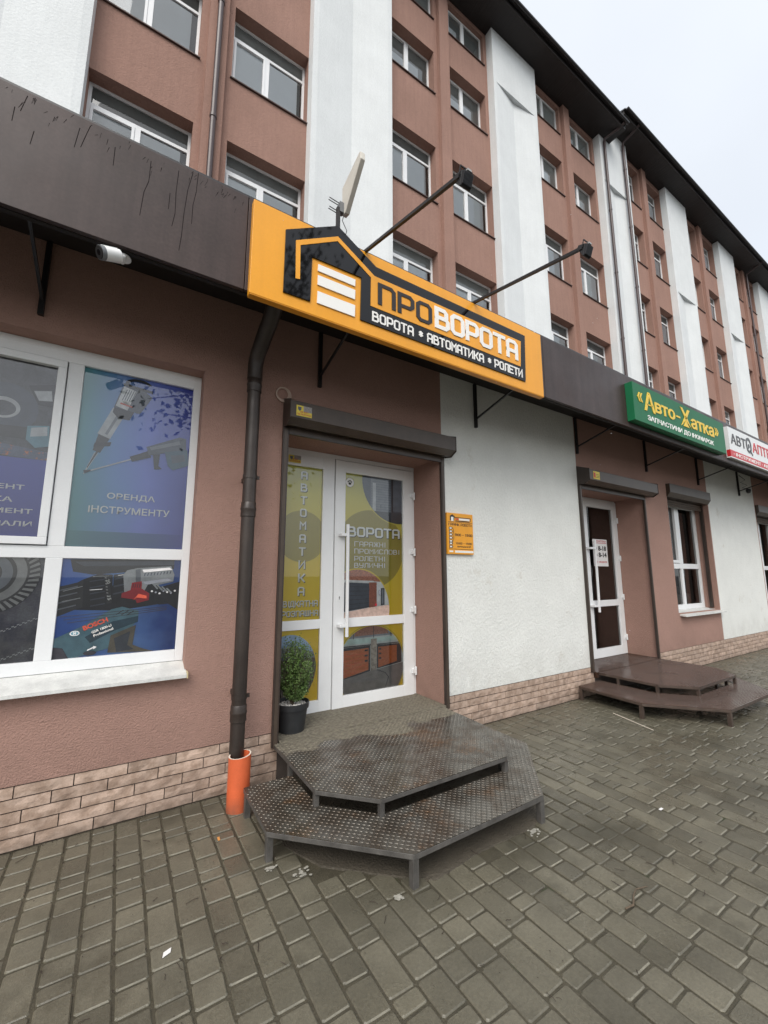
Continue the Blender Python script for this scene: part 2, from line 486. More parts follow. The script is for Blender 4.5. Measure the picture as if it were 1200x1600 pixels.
# ------------------------------------------------------------------ lettering
def text_mesh(s, thick=0.0, extrude=0.0):
    cu = bpy.data.curves.new('t', 'FONT')
    cu.body = s.replace('І', 'l')      # plain bar instead of the built-in serifed letter
    cu.size = 1
    cu.offset = thick
    cu.resolution_u = 4
    o = bpy.data.objects.new('t', cu)
    col.objects.link(o)
    bpy.context.view_layer.update()
    dg = bpy.context.evaluated_depsgraph_get()
    me = bpy.data.meshes.new_from_object(o.evaluated_get(dg))
    vs = [(v.co.x, v.co.y) for v in me.vertices]
    fs = [list(p.vertices) for p in me.polygons]
    bpy.data.objects.remove(o); bpy.data.curves.remove(cu); bpy.data.meshes.remove(me)
    return vs, fs
def font_text(mb, s, x0, z0, x1, z1, y, m, thick=0.0, rot=0, depth=0.0012):
    """outline font text fitted to a box on a plane facing the street"""
    vs, fs = text_mesh(s, thick)
    if not vs: return
    ax, bx = min(v[0] for v in vs), max(v[0] for v in vs)
    az, bz = min(v[1] for v in vs), max(v[1] for v in vs)
    P = []
    c, sn = math.cos(R(rot)), math.sin(R(rot))
    mxx, mzz = (x0+x1)/2, (z0+z1)/2
    for a, b in vs:
        X = x0+(a-ax)/(bx-ax)*(x1-x0)-mxx
        Z = z0+(b-az)/max(1e-6, bz-az)*(z1-z0)-mzz
        P.append((mxx+X*c-Z*sn, y, mzz+X*sn+Z*c))
    n = len(P)
    mb.add(P+[(p[0], y+depth, p[2]) for p in P], fs, m)
    # side walls along open edges
    cnt = {}
    for f in fs:
        for i in range(len(f)):
            a, b = f[i], f[(i+1) % len(f)]
            cnt[(a, b)] = 1
    side = [(a, b, b+n, a+n) for (a, b) in cnt if (b, a) not in cnt]
    o = len(mb.v)-2*n
    k = mb.mi(m)
    for f in side:
        mb.f.append([o+i for i in f[::-1]]); mb.m.append(k)

# angular stroke alphabet on a 4 x 6 grid (c = clipped corner)
G = {
 'П': [[(0,0),(0,6),(3.2,6),(4,5.2),(4,0)]],
 'Р': [[(0,0),(0,6),(3.2,6),(4,5.2),(4,3),(3.2,2.2),(0,2.2)]],
 'О': [[(0.8,0),(3.2,0),(4,0.8),(4,5.2),(3.2,6),(0.8,6),(0,5.2),(0,0.8),(0.8,0),(3.2,0)]],
 'В': [[(0,3.2),(0,0),(3.2,0),(4,0.8),(4,2.5),(3.3,3.2),(0,3.2),(0,6),(2.8,6),(3.5,5.3),(3.5,3.9),(3.0,3.2)]],
 'Т': [[(0,6),(4,6)],[(2,6),(2,0)]],
 'А': [[(0,0),(0,5.2),(0.8,6),(3.2,6),(4,5.2),(4,0)],[(0,2.4),(4,2.4)]],
 'М': [[(0,0),(0,6),(2,3.2),(4,6),(4,0)]],
 'И': [[(0,6),(0,0),(4,6),(4,0)]],
 'К': [[(0,0),(0,6)],[(0,3),(1.6,3),(4,6)],[(1.6,3),(4,0)]],
 'Л': [[(0,0),(0.6,0.6),(0.6,5.4),(1.2,6),(4,6),(4,0)]],
 'Е': [[(4,6),(0,6),(0,0),(4,0)],[(0,3.1),(3.3,3.1)]],
 'І': [[(2,0),(2,6)]],
 'Д': [[(-0.3,-0.9),(-0.3,0.2),(4.4,0.2),(4.4,-0.9)],[(0.7,0.2),(0.9,5.4),(1.4,6),(3.6,6),(3.6,0.2)]],
 'З': [[(0,5.2),(0.8,6),(3.2,6),(4,5.2),(4,3.9),(3.2,3.2),(1.4,3.2)],[(3.2,3.2),(4,2.5),(4,0.8),(3.2,0),(0.8,0),(0,0.8)]],
 'Ш': [[(0,6),(0,0),(4.6,0),(4.6,6)],[(2.3,0),(2.3,6)]],
 'Н': [[(0,0),(0,6)],[(4,0),(4,6)],[(0,3),(4,3)]],
 'Г': [[(0,0),(0,6),(4,6)]],
 'Ж': [[(2.4,0),(2.4,6)],[(0,6),(1.6,3),(0,0)],[(4.8,6),(3.2,3),(4.8,0)],[(1.6,3),(3.2,3)]],
 'С': [[(4,5.2),(3.2,6),(0.8,6),(0,5.2),(0,0.8),(0.8,0),(3.2,0),(4,0.8)]],
 'У': [[(0,6),(0,3.4),(0.8,2.6),(4,2.6)],[(4,6),(4,0.8),(3.2,0),(0.5,0)]],
 'Ч': [[(0,6),(0,3.4),(0.8,2.6),(4,2.6)],[(4,6),(4,0)]],
 'Ф': [[(2.2,0),(2.2,6)],[(0.8,1.6),(3.6,1.6),(4.4,2.4),(4.4,4.4),(3.6,5.2),(0.8,5.2),(0,4.4),(0,2.4),(0.8,1.6),(3.6,1.6)]],
 'Б': [[(4,6),(0,6),(0,0),(3.2,0),(4,0.8),(4,2.5),(3.2,3.3),(0,3.3)]],
 '*': [[(2,1.8),(2,5.0)],[(0.8,2.5),(3.2,4.3)],[(0.8,4.3),(3.2,2.5)]],
 '-': [[(0.5,3),(3.5,3)]],
 ':': [[(2,1.2),(2,2.0)],[(2,4),(2,4.8)]],
 '0': [[(0.8,0),(3.2,0),(4,0.8),(4,5.2),(3.2,6),(0.8,6),(0,5.2),(0,0.8),(0.8,0),(3.2,0)]],
 '1': [[(1,4.8),(2.4,6),(2.4,0)]],
 '8': [[(0,0.8),(0.8,0),(3.2,0),(4,0.8),(4,5.2),(3.2,6),(0.8,6),(0,5.2),(0,0.8),(0.8,0)],[(0,3),(4,3)]],
 '9': [[(0,0),(3.2,0),(4,0.8),(4,6),(0.8,6),(0,5.2),(0,3),(4,3)]],
 '5': [[(4,6),(0,6),(0,3.4),(4,3.4),(4,0),(0,0)]],
 '6': [[(4,6),(0,6),(0,0),(4,0),(4,3.2),(0,3.2)]],
}
ADV = {'І': 2.2, 'Ш': 6.4, 'Ж': 6.6, 'Ф': 6.2, ' ': 3.2, ':': 2.4, '-': 5, 'Д': 6.1, '*': 5}
def stroke_text(mb, s, x0, z0, x1, z1, y, m, w=0.9, depth=0.004, shadow=None):
    """text written with the angular alphabet, fitted to a box; w = pen width on the grid"""
    tot = 0
    for ch in s: tot += ADV.get(ch, 5.7)
    tot -= 5.7-4
    sx, sz = (x1-x0)/(tot+w), (z1-z0)/(6+w)
    cx = w/2
    for ch in s:
        off = -1.1 if ch in 'І:' else 0.3 if ch == 'Д' else 0
        lift = 0
        for li, line in enumerate(G.get(ch, [])):
            pts = [(cx+off+p[0], p[1]+w/2) for p in line]
            L_, Rr = [], []
            for i, p in enumerate(pts):
                a = pts[i-1] if i else None
                b = pts[i+1] if i < len(pts)-1 else None
                def nrm(u, v):
                    l_ = math.hypot(u, v) or 1
                    return u/l_, v/l_
                if a and b:
                    d1 = nrm(p[0]-a[0], p[1]-a[1]); d2 = nrm(b[0]-p[0], b[1]-p[1])
                    t = nrm(d1[0]+d2[0], d1[1]+d2[1])
                    nx, nz_ = -t[1], t[0]
                    k = 1/max(0.5, nx*-d1[1]+nz_*d1[0])
                    q = p
                else:
                    t = nrm(b[0]-p[0], b[1]-p[1]) if b else nrm(p[0]-a[0], p[1]-a[1])
                    nx, nz_ = -t[1], t[0]
                    k = 1
                    e = w/2*(-1 if b else 1)
                    q = (p[0]+t[0]*e, p[1]+t[1]*e) if ch not in 'ОВ0' else p
                L_.append((q[0]+nx*k*w/2, q[1]+nz_*k*w/2))
                Rr.append((q[0]-nx*k*w/2, q[1]-nz_*k*w/2))
            yy = y-0.0001*li
            for i in range(len(pts)-1):
                quad = [L_[i], L_[i+1], Rr[i+1], Rr[i]]
                quad = [(x0+a_*sx, z0+b_*sz) for a_, b_ in quad]
                yq = yy-0.000031*i
                if shadow:
                    mb.prism([(a_+shadow[1], b_-shadow[1]) for a_, b_ in quad], yq+0.0008, yq+0.0014, shadow[0])
                mb.prism(quad, yq, yq+depth, m)
        cx += ADV.get(ch, 5.7)

# ------------------------------------------------------------------ walls with openings
def wall_holes(mb, x0, x1, z0, z1, holes, y, yb, m, m_rev=None, split=()):
    xs = sorted({x0, x1, *[h[i] for h in holes for i in (0, 1) if x0 < h[i] < x1]})
    zs = sorted({z0, z1, *[h[i] for h in holes for i in (2, 3) if z0 < h[i] < z1]})
    for i in range(len(xs)-1):
        for j in range(len(zs)-1):
            cx, cz = (xs[i]+xs[i+1])/2, (zs[j]+zs[j+1])/2
            if any(h[0] < cx < h[1] and h[2] < cz < h[3] for h in holes): continue
            mb.add([(xs[i], y, zs[j]), (xs[i+1], y, zs[j]), (xs[i+1], y, zs[j+1]), (xs[i], y, zs[j+1])], [(0, 1, 2, 3)], m)
    r = m_rev or m
    for h in holes:
        a, b, c, d_ = h
        mb.add([(a, y, c), (a, y, d_), (a, yb, d_), (a, yb, c)], [(0, 1, 2, 3)], r)
        mb.add([(b, y, c), (b, yb, c), (b, yb, d_), (b, y, d_)], [(0, 1, 2, 3)], r)
        mb.add([(a, y, d_), (b, y, d_), (b, yb, d_), (a, yb, d_)], [(0, 1, 2, 3)], r)
        if c > z0: mb.add([(a, y, c), (a, yb, c), (b, yb, c), (b, y, c)], [(0, 1, 2, 3)], r)

W = 3.22      # shop wall plane

# ================================================================== GROUND
g = MB(); g.box(-300, 400, -300, 300, -0.25, -0.06, 'asphalt')
g.build('ground', kind='structure')
pave = MB(); pave.box(-6, 60, -6, W+0.02, -0.059, -0.007, 'joint')
pavement = pave.build('pavement', kind='structure')

rowx = 0.119
x = -3.1 + 0.0
pavers = []
def cam_depth(x_, y_):
    return Vector((x_, y_, -1.5)).dot(fw)
def in_view(x_, y_):
    v = Vector((x_, y_, -1.5)); d_ = v.dot(fw)
    if d_ < 0.3: return False
    px = 600+644*v.dot(r2)/d_; py = 800-644*v.dot(u2)/d_
    return -40 < px < 1240 and py < 1640
i = 0
x0 = -0.257 - 30*rowx
while x0 < 24:
    yy = W-0.004
    first = True
    while yy > -2.2:
        l = random.choice([0.078, 0.118, 0.118, 0.158, 0.178, 0.237])
        if first: l *= random.uniform(0.4, 1); first = False
        pavers.append((x0, yy-l, l))
        yy -= l
    x0 += rowx
    i += 1
steps_clear = lambda x_, y_: 0.95 < x_ < 2.75 and y_ > 1.86+max(0, 1.35-x_)*1.0+max(0, x_-2.3)*1.0
def paver_mesh(l, seed):
    rnd_ = random.Random(seed)
    g_ = 0.0052
    a, b = rowx/2-g_, l/2-g_
    bz, bh, c = 0.0045, -0.0042, 0.007
    j = lambda: rnd_.uniform(-0.0016, 0.0016)
    def ring(ax, by, cc, z):
        return [(-ax+cc, -by, z), (ax-cc, -by, z), (ax, -by+cc, z), (ax, by-cc, z), (ax-cc, by, z), (-ax+cc, by, z), (-ax, by-cc, z), (-ax, -by+cc, z)]
    vs = [(q[0]+j(), q[1]+j(), q[2]) for q in ring(a, b, c, -0.03)]
    vs += [(vs[k][0], vs[k][1], bh) for k in range(8)]
    vs += [(vs[k][0]*(1-bz/a), vs[k][1]*(1-bz/b), rnd_.uniform(-0.0006, 0.0006)) for k in range(8)]
    fs = []
    for r_ in (0, 8):
        for k in range(8):
            fs.append((r_+k, r_+(k+1) % 8, r_+8+(k+1) % 8, r_+8+k))
    fs.append(tuple(range(16, 24)))
    return vs, fs
cand = []
for p_ in pavers:
    cx, cy = p_[0]+rowx/2, p_[1]+p_[2]/2
    if steps_clear(cx, cy): continue
    v = in_view(cx, cy)
    dpt = max(0.3, Vector((cx, cy, -1.5)).length)
    cand.append((-(p_[2]/dpt**3) if v else 1e6+dpt, cx, cy, p_[2], v))
cand.sort()
lib = {}
for l in (0.078, 0.118, 0.158, 0.178, 0.237):
    for s_ in range(4):
        vs, fs = paver_mesh(l, s_+int(l*1000))
        mb = MB(); mb.add(vs, fs, 'paver')
        if s_ < 2: mb.m[8] = mb.mi('paver_edge_glint')
        lib[(l, s_)] = (mb.mesh('paver'), vs, fs)
field = MB()
for n_, (key, cx, cy, l, v) in enumerate(cand):
    tilt = (random.uniform(-0.012, 0.012), random.uniform(-0.014, 0.014))
    z = random.uniform(-0.0035, 0.0015)
    s_ = random.randrange(4)
    if n_ < 300:
        lk = l if (l, s_) in lib else min((0.078, 0.118, 0.158, 0.178, 0.237), key=lambda q: abs(q-l))
        o = place('paver', lib[(lk, s_)][0], (cx, cy, z), pavement)
        o.scale = (1, l/lk, 1)
        o.rotation_euler = (tilt[0]*1.5, tilt[1]*1.5, random.uniform(-0.016, 0.016))
    else:
        vs, fs = lib[(0.118, s_)][1:]
        sc = l/0.118
        ins = (l/2-0.0055)/(0.118/2-0.0055)
        field.add([(cx+p[0], cy+p[1]*ins, p[2]+z+p[0]*tilt[1]+p[1]*ins*tilt[0]) for p in vs], fs, 'paver')
        if s_ < 2: field.m[-9] = field.mi('paver_edge_glint')
field.build('paver_field', pavement, kind='stuff')
sd = MB()
ring_pts = [(0.93, 3.2), (0.9, 2.45), (1.0, 2.2), (1.22, 1.98), (1.45, 1.80), (1.8, 1.84), (2.2, 1.82), (2.4, 1.90), (2.62, 2.12), (2.80, 2.35), (2.8, 3.2)]
sd.prism([(a+random.uniform(-0.02, 0.02), b) for a, b in ring_pts], -0.02, 0.0025, 'sand', 'xy')
sd.build('dirt_patch', kind='structure')

# ================================================================== SHOP ANNEX
annex = empty('shop_building', (5, W, 0), 'single storey shop front with brown and white stucco bays over a clinker tile plinth', 'building')
SH = 3.66
holes = [(-2.05, 0.425, 0.84, 3.033), (1.10, 2.735, 0.262, 2.70), (5.225, 6.905, 0.262, 2.70), (7.68, 9.285, 0.87, 3.02),
         (11.78, 13.4, 0.87, 3.02)]
recess = {0: 3.35, 1: 3.68, 2: 3.68, 3: 3.44, 4: 3.44}
bands = [(-6, 2.757, 'stucco_brown'), (2.757, 5.147, 'stucco_white'), (5.147, 9.31, 'stucco_brown'), (9.31, 11.742, 'stucco_white'),
         (11.742, 16.0, 'stucco_brown'), (16.0, 18.4, 'stucco_white'), (18.4, 40, 'stucco_brown')]
for a, b, m in bands:
    mb = MB()
    hs = [h for h in holes if h[0] >= a-0.01 and h[1] <= b+0.01]
    for h in (hs or [None]):
        pass
    # reveal depths differ: one call per hole, split at mid lines
    hs2 = sorted(hs)
    cuts = [a]+[(hs2[k][1]+hs2[k+1][0])/2 for k in range(len(hs2)-1)]+[b]
    for k in range(max(1, len(hs2))):
        hh = [hs2[k]] if hs2 else []
        yb = recess[holes.index(hh[0])]+0.05 if hh else W+0.1
        wall_holes(mb, cuts[k] if hh else a, cuts[k+1] if hh else b, 0.335, SH+0.08, hh, W, yb, m)
    mb.build('wall', annex)
# plinth
pl = MB()
def plinth_seg(a, b): pl.box(a, b, W+0.012, W+0.3, -0.04, 0.334, 'mortar')
segs = [(-6, 1.098), (2.737, 5.223), (6.907, 40)]
for a, b in segs: plinth_seg(a, b)
for a, b in ((1.098, 2.737), (5.223, 6.907)): pl.box(a, b, W+0.011, W+0.3, -0.04, 0.2, 'mortar')
plinth = pl.build('plinth', annex)
bl, bh_ = 0.272, 0.067
bmb = MB()
def brick_mesh(l, seed):
    rr = random.Random(seed)
    mb = MB()
    nx = 5
    e = 0.004
    jt = lambda: rr.uniform(-0.0035, 0.0035)
    fr = []
    for zi in range(3):
        for xi in range(nx+1):
            fr.append((xi/nx*l, jt()*0.9-0.002 if 0 < xi < nx and zi == 1 else jt()*0.5, zi/2*(bh_-0.007)))
    vs = fr+[(0, 0.012, 0), (l, 0.012, 0), (l, 0.012, bh_-0.007), (0, 0.012, bh_-0.007)]
    n = (nx+1)*3
    fs = [(z*(nx+1)+q, z*(nx+1)+q+1, (z+1)*(nx+1)+q+1, (z+1)*(nx+1)+q) for z in range(2) for q in range(nx)]
    fs.append([2*(nx+1)+q for q in range(nx+1)]+[n+2, n+3])
    fs.append([n, n+1]+[nx-q for q in range(nx+1)])
    fs.append([0, nx+1, 2*(nx+1), n+3, n])
    fs.append([nx, n+1, n+2, 3*nx+2, 2*nx+1])
    mb.add(vs, fs, 'brick')
    return mb
blib = [brick_mesh(bl-0.006, k) for k in range(6)]
bmesh_ = [b_.mesh('brick') for b_ in blib]
far = MB()
nb = 0
rows_off = [0.0, 0.10, 0.20, 0.055, 0.155]
for a, b in segs:
    for r_ in range(5):
        xx = -6 + rows_off[r_] - bl
        while xx < b:
            s0, s1 = max(xx, a), min(xx+bl, b)
            if s1-s0 > 0.02 and -1.4 < s0 < 24:
                k = random.randrange(6)
                z0 = 0.001+r_*bh_
                sc = (s1-s0-0.006)/(bl-0.006)
                if nb < 296 and s0 < 13 and s0 > -0.8:
                    o = place('brick', bmesh_[k], (s0+0.003, W+0.003, z0), plinth)
                    o.scale = (sc, 1, 0.985)
                    nb += 1
                else:
                    far.add([(s0+0.003+p[0]*sc, W+0.003+p[1], z0+p[2]) for p in blib[k].v], blib[k].f, 'brick')
            xx += bl
far.build('brick_course', plinth, kind='stuff')
# roof of the annex and dark rooms
rf = MB(); rf.box(-6, 40, W+0.25, 8.05, SH+0.082, SH+0.16, 'gutter'); rf.box(-6, 40, W+0.001, W+0.25, SH+0.081, SH+0.16, 'stucco_brown')
rf.build('roof', annex)
rm = MB()
for h, dep, ih in ((holes[0], 1.2, 0), (holes[1], 1.2, 1), (holes[2], 2.5, 2), (holes[3], 2.5, 3), (holes[4], 2.5, 4)):
    y0 = recess[ih]+0.052; y1 = y0+dep
    a, b, c, d_ = h[0]-0.3, h[1]+0.3, h[2]-0.05 if ih not in (1, 2) else 0.20, h[3]+0.2
    rm.add([(a, y0, c), (b, y0, c), (b, y1, c), (a, y1, c), (a, y0, d_), (b, y0, d_), (b, y1, d_), (a, y1, d_)],
           [(0, 1, 2, 3), (7, 6, 5, 4), (3, 2, 6, 7), (0, 3, 7, 4), (1, 5, 6, 2)], 'dark_room')
rm.build('interior', annex)

# ---------- posters and shop window (left)
YF = 3.35
win = MB()
def fbox(mb, x0, x1, z0, z1, y=YF, t=0.05, m='pvc'): mb.box(x0, x1, y, y+t, z0, z1, m)
fbox(win, 0.372, 0.4245, 0.9, 2.992)
fbox(win, -2.05, 0.372, 2.928, 2.992); fbox(win, -2.05, 0.372, 0.90, 0.976)
fbox(win, -2.05, 0.372, 1.605, 1.682, YF+0.002)
fbox(win, -0.405, -0.318, 1.682, 2.928, YF+0.001)
fbox(win, -0.405, -0.318, 0.976, 1.605, YF+0.001)
fbox(win, -2.05, -1.98, 0.976, 2.928, YF+0.001)
fbox(win, -1.20, -1.12, 0.976, 1.605, YF+0.001)
fbox(win, -2.05, 0.4245, 2.992, 3.033, YF+0.004)
shopwin = win.build('window', annex, bevel=0.003)
sash = MB()
for (a, b, c, d_) in ((-1.18, -0.41, 1.688, 2.922),):
    ys = YF-0.016
    sash.box(a, b, ys, YF+0.03, c, c+0.047, 'pvc'); sash.box(a, b, ys, YF+0.03, d_-0.047, d_, 'pvc')
    sash.box(a, a+0.047, ys+0.001, YF+0.03, c+0.047, d_-0.047, 'pvc'); sash.box(b-0.047, b, ys+0.001, YF+0.03, c+0.047, d_-0.047, 'pvc')
sash.build('sash', shopwin, bevel=0.003)
gl = MB()
for a, b, c, d_ in ((-0.318, 0.372, 1.682, 2.928), (-0.318, 0.372, 0.976, 1.605), (-1.133, -0.457, 1.735, 2.875), (-1.12, -0.405, 0.976, 1.605),
                    (-1.98, -1.2, 1.682, 2.928), (-1.98, -1.2, 0.976, 1.605)):
    gl.add([(a, YF+0.020, c), (b, YF+0.020, c), (b, YF+0.020, d_), (a, YF+0.020, d_)], [(0, 1, 2, 3)], 'glass_poster')
gl.build('pane', shopwin)
si = MB()
si.add([(-2.09, 3.15, 0.838), (0.432, 3.15, 0.838), (0.432, 3.352, 0.898), (-2.09, 3.352, 0.898),
        (-2.09, 3.15, 0.818), (0.432, 3.15, 0.818), (0.432, 3.352, 0.84), (-2.09, 3.352, 0.84)],
       [(0, 1, 2, 3), (4, 7, 6, 5), (0, 4, 5, 1), (1, 5, 6, 2)], 'pvc_dirty')
si.box(0.433, 0.440, 3.146, 3.219, 0.814, 0.852, mat('yellowed end cap', (0.62, 0.52, 0.30), 0.5))
si.build('sill', shopwin)

YP = YF+0.032      # poster plane, behind the glass
P_teal = mat_grad('poster blue gradient', [(0.0, rgb(100, 165, 172)), (0.32, rgb(116, 158, 210)), (0.6, rgb(122, 140, 218)), (1.0, rgb(66, 74, 172))], 0, -0.32, 0.375, 0.05, 2.5)
P_navy = mat_grad('poster navy gradient', [(0.0, rgb(50, 62, 160)), (1.0, rgb(94, 102, 190))], 2, 1.7, 2.35, 0.02, 3)
P_blue2 = mat_grad('poster blue cloth', [(0.0, rgb(60, 110, 200)), (0.5, rgb(120, 165, 230)), (1.0, rgb(45, 80, 160))], 0, -0.32, 0.37, 0.12, 6)
def flat(name, r_, g_, b_, rough=0.5, var=0.20, vs=14): return mat(name, tuple(min(0.8, 1.25*q) for q in rgb(r_, g_, b_)), rough, var=var, vscale=vs)
K = {'dk': flat('print dark', 46, 46, 52, var=0.3), 'gy': flat('print grey', 120, 124, 132), 'lt': flat('print light grey', 178, 180, 182), 'wh': flat('print white', 225, 228, 232),
     'mid': flat('print mid grey', 78, 84, 96), 'red': flat('print red', 176, 40, 52), 'teal': flat('print teal', 104, 142, 156), 'tealD': flat('print dark teal', 60, 90, 106),
     'tan': flat('print tan', 120, 112, 100), 'red2': flat('print orange red', 190, 80, 60), 'blue': flat('print blue', 50, 70, 150),
     'steel': flat('print steel', 150, 150, 150, var=0.25, vs=12), 'steelD': flat('print dark steel', 62, 62, 64), 'olive': flat('print olive', 150, 138, 52),
     'spark': mat('print sparks', rgb(110, 118, 140), 0.6, var=0.3, vscale=9, splot=(rgb(215, 130, 80), 30, 0.55, 0.05)),
     'rock': mat('print rock', rgb(96, 98, 104), 0.6, var=0.5, vscale=9)}
class Layers:
    """flat print: polygons laid one on another, each a fraction of a millimetre proud"""
    def __init__(s, y, clipper): s.mb = MB(); s.y = y; s.c = clipper
    def p(s, poly, m, adv=0.0004):
        s.y -= adv
        q = clip(poly, s.c)
        if len(q) >= 3: s.mb.prism(q, s.y, s.y+0.0003, K.get(m, None) or (M[m] if isinstance(m, str) else m))
        return s
def bar(ax, az, bx, bz, w0, w1=None):
    w1 = w1 or w0
    l_ = math.hypot(bx-ax, bz-az); nx, nz_ = -(bz-az)/l_, (bx-ax)/l_
    return [(ax+nx*w0/2, az+nz_*w0/2), (ax-nx*w0/2, az-nz_*w0/2), (bx-nx*w1/2, bz-nz_*w1/2), (bx+nx*w1/2, bz+nz_*w1/2)]
# upper right poster: breaker hammers on blue
c_ = rect(-0.318, 1.682, 0.372, 2.928)
Lr = Layers(YP, c_)
Lr.p(c_, P_teal)
Lr.p(rect(-0.318, 1.682, 0.372, 1.79), mat_grad('poster lower band', [(0, rgb(92, 150, 160)), (1, rgb(64, 76, 166))], 0, -0.3, 0.37))
Lr.p(bar(-0.262, 2.175, -0.205, 2.33, 0.004, 0.022), 'lt')
Lr.p(bar(-0.247, 2.22, -0.192, 2.36, 0.005, 0.012), 'steelD')
Lr.p(bar(-0.205, 2.34, -0.165, 2.47, 0.045, 0.075), 'steelD')
Lr.p([(-0.225, 2.37), (-0.13, 2.39), (-0.125, 2.42), (-0.22, 2.40)], 'dk')
Lr.p(bar(-0.172, 2.455, -0.095, 2.66, 0.080, 0.085), 'lt')
Lr.p(bar(-0.160, 2.47, -0.09, 2.65, 0.016, 0.016), 'gy')
Lr.p([(-0.135, 2.64), (-0.10, 2.60), (-0.03, 2.60), (0.0, 2.68), (-0.12, 2.72)], 'dk')
Lr.p([(-0.13, 2.68), (-0.09, 2.84), (0.02, 2.86), (0.10, 2.80), (0.03, 2.66)], 'mid')
Lr.p(bar(-0.085, 2.68, -0.04, 2.835, 0.075, 0.085), 'wh')
for k in range(5):
    Lr.p(bar(-0.085+0.014*k, 2.74, -0.060+0.014*k, 2.825, 0.006), 'gy', 0.0002)
Lr.p(bar(-0.095, 2.715, -0.02, 2.70, 0.012), 'red2')
ringo = circ(0.01, 2.875, 0.085, 24, 20, 200, 0.045)+circ(0.01, 2.875, 0.062, 24, 20, 200, 0.026)[::-1]
for k in range(24):
    a, b = ringo[k], ringo[k+1]
    q = ringo[len(ringo)-1-k-1]; w_ = ringo[len(ringo)-1-k]
    Lr.p([a, b, q, w_], 'dk', 0.00001)
Lr.p(bar(-0.085, 2.86, 0.10, 2.84, 0.02), 'dk')
# second hammer
Lr.p(bar(-0.235, 2.197, 0.01, 2.318, 0.009), 'lt')
Lr.p(bar(-0.262, 2.188, -0.225, 2.203, 0.022, 0.010), 'dk')
Lr.p(bar(0.0, 2.315, 0.115, 2.37, 0.036, 0.05), 'dk')
Lr.p([(0.09, 2.42), (0.11, 2.36), (0.35, 2.44), (0.345, 2.525), (0.30, 2.53)], 'mid')
Lr.p([(0.11, 2.42), (0.12, 2.40), (0.31, 2.475), (0.30, 2.50)], 'gy')
Lr.p([(0.135, 2.37), (0.18, 2.38), (0.175, 2.29), (0.20, 2.27), (0.15, 2.26)], 'dk')
Lr.p([(0.21, 2.40), (0.36, 2.44), (0.372, 2.32), (0.27, 2.27), (0.235, 2.30)], 'tealD')
Lr.p([(0.25, 2.38), (0.34, 2.40), (0.35, 2.35), (0.265, 2.32)], 'mid')
font_text(Lr.mb, 'ОРЕНДА', -0.118, 2.010, 0.172, 2.060, Lr.y-0.0006, 'letter_white', 0.015, depth=0.0004)
font_text(Lr.mb, 'ІНСТРУМЕНТУ', -0.215, 1.915, 0.272, 1.965, Lr.y-0.0006, 'letter_white', 0.015, depth=0.0004)
Lr.mb.build('poster', shopwin, label='blue poster with two breaker hammers and white lettering')
# lower right poster: cordless drill
c_ = rect(-0.318, 0.976, 0.372, 1.605)
Lr = Layers(YP, c_)
Lr.p(c_, P_blue2)
Lr.p([(-0.28, 1.60), (-0.26, 1.52), (-0.15, 1.50), (0.33, 1.54), (0.33, 1.61)], 'dk')
Lr.p([(-0.26, 1.585), (0.33, 1.60), (0.33, 1.57), (-0.2, 1.555)], 'mid')
Lr.p([(-0.318, 1.28), (0.0, 1.26), (0.3, 1.30), (0.372, 1.25), (0.372, 1.34), (0.2, 1.45), (-0.318, 1.40)], 'dk')
Lr.p([(-0.318, 1.425), (-0.23, 1.45), (-0.20, 1.47), (-0.19, 1.29), (-0.23, 1.275), (-0.318, 1.235)], 'steelD')
for k in range(4): Lr.p(bar(-0.318, 1.40-0.04*k, -0.225, 1.425-0.04*k, 0.008), 'gy', 0.0002)
Lr.p([(-0.20, 1.47), (-0.12, 1.505), (-0.04, 1.50), (-0.03, 1.32), (-0.09, 1.285), (-0.19, 1.29)], 'dk')
for k in range(5): Lr.p(bar(-0.165+0.004*k, 1.455-0.04*k, -0.085+0.004*k, 1.47-0.04*k, 0.007), 'mid', 0.0002)
Lr.p(bar(-0.075, 1.495, -0.045, 1.31, 0.028, 0.028), 'steelD')
for k in range(8): Lr.p(bar(-0.084+0.0035*k, 1.48-0.02*k, -0.074+0.0035*k, 1.478-0.02*k, 0.004), 'wh', 0.0001)
font_text(Lr.mb, '20', -0.078, 1.445, -0.048, 1.465, Lr.y-0.0008, 'letter_white', 0.02, -70, 0.0003)
font_text(Lr.mb, '15', -0.062, 1.335, -0.034, 1.355, Lr.y-0.0008, 'letter_white', 0.02, -75, 0.0003)
Lr.p([(-0.035, 1.50), (0.03, 1.51), (0.035, 1.35), (-0.03, 1.33)], 'dk')
for k in range(3): Lr.p(bar(-0.03, 1.47-0.05*k, 0.03, 1.485-0.05*k, 0.010), 'mid', 0.0002)
Lr.p([(0.02, 1.50), (0.04, 1.53), (0.10, 1.545), (0.31, 1.56), (0.335, 1.50), (0.33, 1.45), (0.20, 1.42), (0.14, 1.38), (0.035, 1.38)], 'lt')
Lr.p([(0.09, 1.535), (0.12, 1.54), (0.13, 1.42), (0.10, 1.41)], 'gy')
Lr.p([(0.18, 1.45), (0.24, 1.41), (0.372, 1.45), (0.372, 1.30), (0.25, 1.29), (0.15, 1.38)], 'dk')
for k in range(4): Lr.p(bar(0.20+0.03*k, 1.44-0.012*k, 0.235+0.03*k, 1.40-0.01*k, 0.010), 'lt', 0.0002)
Lr.p([(0.075, 1.445), (0.135, 1.455), (0.135, 1.405), (0.185, 1.37), (0.185, 1.325), (0.115, 1.305), (0.105, 1.33), (0.02, 1.345), (0.02, 1.375), (0.07, 1.395)], 'red')
for k in range(4): Lr.p(bar(0.082+0.013*k, 1.41, 0.086+0.013*k, 1.438, 0.004), 'dk', 0.0001)
